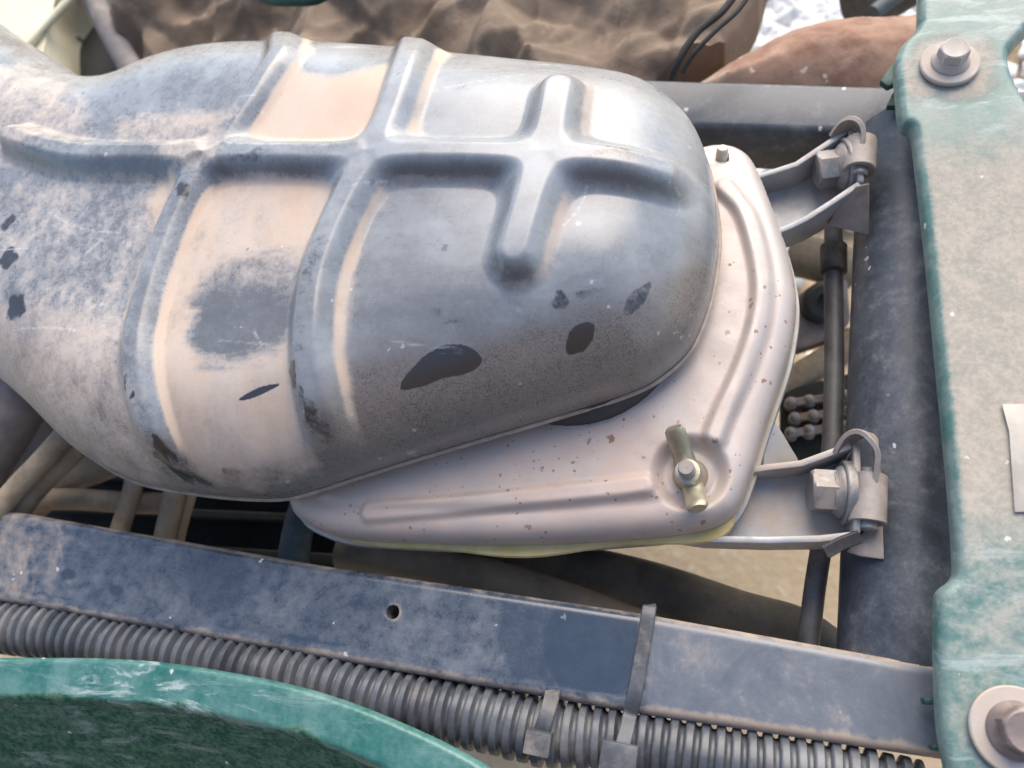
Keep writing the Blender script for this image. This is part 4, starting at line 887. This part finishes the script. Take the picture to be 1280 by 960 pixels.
# ================================================================== BACKGROUND: canvas, rusty guard, tank, dark plate
CZ = -52.0
cl_px = [(140, -90), (168, 130), (300, 140), (600, 130), (800, 100), (850, 74), (905, 45), (950, -20), (975, -90)]
cl_o = [P2(x, y, CZ) for x, y in cl_px]; sd_cl = sdf_poly(cl_o)
def cl_z(x, y, d):
    wx = x + 9 * (fbm(x, y, 50, 101) - 0.5); wy = y + 9 * (fbm(x, y, 50, 102) - 0.5)
    rid = lambda s, sd: 1 - np.abs(2 * fbm(wx * 0.8 + wy * 0.3, wy * 1.2, s, sd, 2) - 1) * 2
    z = np.full(x.shape, CZ + 8.0); r_ = np.random.default_rng(5)
    for k in range(30):                                   # straight creases of a stiff sheet, each fading in and out
        th = r_.normal(-0.6, 0.75); lam = r_.uniform(30, 130); t = (wx * math.sin(th) + wy * math.cos(th)) / lam + r_.random()
        msk = sstep(0.42, 0.62, fbm(x, y, 90, 200 + 3 * k, 2)); z = z + msk * (0.10 * lam) * ((1 - 2 * np.abs((t % 1.0) - 0.5)) ** 3 - 0.25) * r_.choice([-1, 1, 1])
    z = z + 0.5 * rid(16, 118)
    u = 1 - np.clip(d / 26, 0, 1); return z - 6 - 9 * u * u
cl = height_field('canvas_cover', sd_cl, bbox_of(cl_o), 1.6, cl_z, M['cloth'], None, skirt=30); setp(cl, 'crumpled brown canvas cover bunched up behind the intake cover', 'canvas')
def straps(px, r, lab):
    o = bm_obj('cord', tube_mesh(dense([P(*q) for q in px], 7), r, 14), M['engine']); return setp(o, lab, 'cord', 'cords on the canvas')
straps([(838, 100, -10), (850, 72, -4), (872, 40, -2), (905, 12, -2), (935, -30, -4)], 1.5, 'dark cord crossing the canvas, the left one of two')
straps([(852, 92, -8), (868, 66, -3), (895, 38, -1), (925, 10, -1), (950, -30, -3)], 1.0, 'dark cord crossing the canvas, the right one of two')
ru_px = [(840, 125), (875, 92), (925, 62), (985, 30), (1050, 14), (1110, 12), (1200, 14), (1200, 130), (1000, 128)]
ru_o = smooth_path([P2(x, y, -52) for x, y in ru_px], 3, True); sd_ru = sdf_poly(ru_o)
ru = height_field('rusty_guard', sd_ru, bbox_of(ru_o), 1.5, lambda x, y, d: -62 + 22 * np.sqrt(np.clip(1 - (1 - np.clip(d / 40, 0, 1)) ** 2, 0, 1)) + 2.5 * (fbm(x, y, 24, 121) - .5) + 1.6 * (fbm(x, y, 6, 122) - .5), M['rustmetal'], None, skirt=20)
setp(ru, 'rusty reddish brown domed guard behind the rear rail', 'guard')
o = hose('drum', [(1068, 12, -120), (1115, -14, -120), (1190, -60, -120)], 15, 'rubber', 'black round tube at the top edge beside the green panel', 'tube', None)
o = hose('steel_tube', [(1092, 16, -100), (1116, -2, -100), (1150, -26, -100)], 4, 'bluehose', 'thin blue grey tube lying along the black tube at the top', 'tube', None)
# cream tank, top left
tk = [P(-120, 120, -40), P(58, 120, -40), P(54, 12, -40), P(84, -24, -40), P(60, -80, -40), P(-120, -80, -40)]
tank = empty('fluid_tank', P(0, 20, -120), 'cream yellow plastic tank at the top left corner behind the intake cover', 'tank')
bm_obj('tank_body', slab(tk, 34, (0, 0, 1), 7, seg=4), M['tank'], tank)
bm_obj('tank_seam', tube_mesh(dense([P(-60, 125, -37), P(20, 70, -37), P(60, 28, -37), P(110, -25, -37)], 5), 2.4, 12), M['tank'], tank)
dp = [P(66, 110, -70), P(150, 120, -70), P(160, 40, -70), P(120, -30, -70), P(60, -30, -70)]
o = bm_obj('dark_cover_plate', bevelled(slab(dp, 5, (0, 0, 1), 0), 1.2), M['darkplate']); plate = setp(o, 'dark flat plate with a slot between the cream tank and the grey hose', 'plate')
bm = tube_mesh(dense([P(82, 26, -68), P(88, 40, -68), P(98, 52, -68)], 5), 3.2, 14)
s_ = bm_obj('slot_insert', bm, M['tanhose'], plate)
hose('rubber_hose', [(100, -40, -48), (117, 0, -48), (141, 45, -48), (172, 100, -50), (198, 150, -54)], 7.0, 'greyhose', 'dusty grey hose at the top left between dark plate and canvas')
o = hose('green_hoop', [(300, -30, -8), (330, -4, -8), (365, 0, -8), (400, -4, -8), (430, -30, -8)], 3.0, 'greentab', 'sliver of green rim at the top edge above the canvas', 'hoop', None)

# ================================================================== ADDED DARK SCREEN, unseen behind the camera, to darken the cover's lower sheen
M['dark_screen'] = dusty('added_screen_brown', (0.065, 0.046, 0.040), (0.10, 0.075, 0.066), 0.7, 0.0, 0.3, (0.12, 0.10, 0.085), 12)
ht = empty('added_dark_screen', (0, -430, -40), 'dark brown screen added out of view to darken the cover reflections', 'dark_screen')
bm = bmesh.new(); box_between(bm, (-40, -440, 200), ((1, 0, 0), (0, 1, 0), (0, 0, 1)), (520, 12, 250), 10, 3); bm_obj('screen_board', bm, M['dark_screen'], ht)
bm = bmesh.new(); box_between(bm, (-40, -421, 200), ((1, 0, 0), (0, 1, 0), (0, 0, 1)), (480, 8, 215), 7, 3); bm_obj('screen_pad', bm, M['dark_screen'], ht)
for x_ in (-400, 320): bm_obj('screen_rod', lathe((x_ - 30, -430, -52), (1, 0, 0), [(6, 0), (8, 1), (8, 59), (6, 60)], 20), M['zinc'], ht)
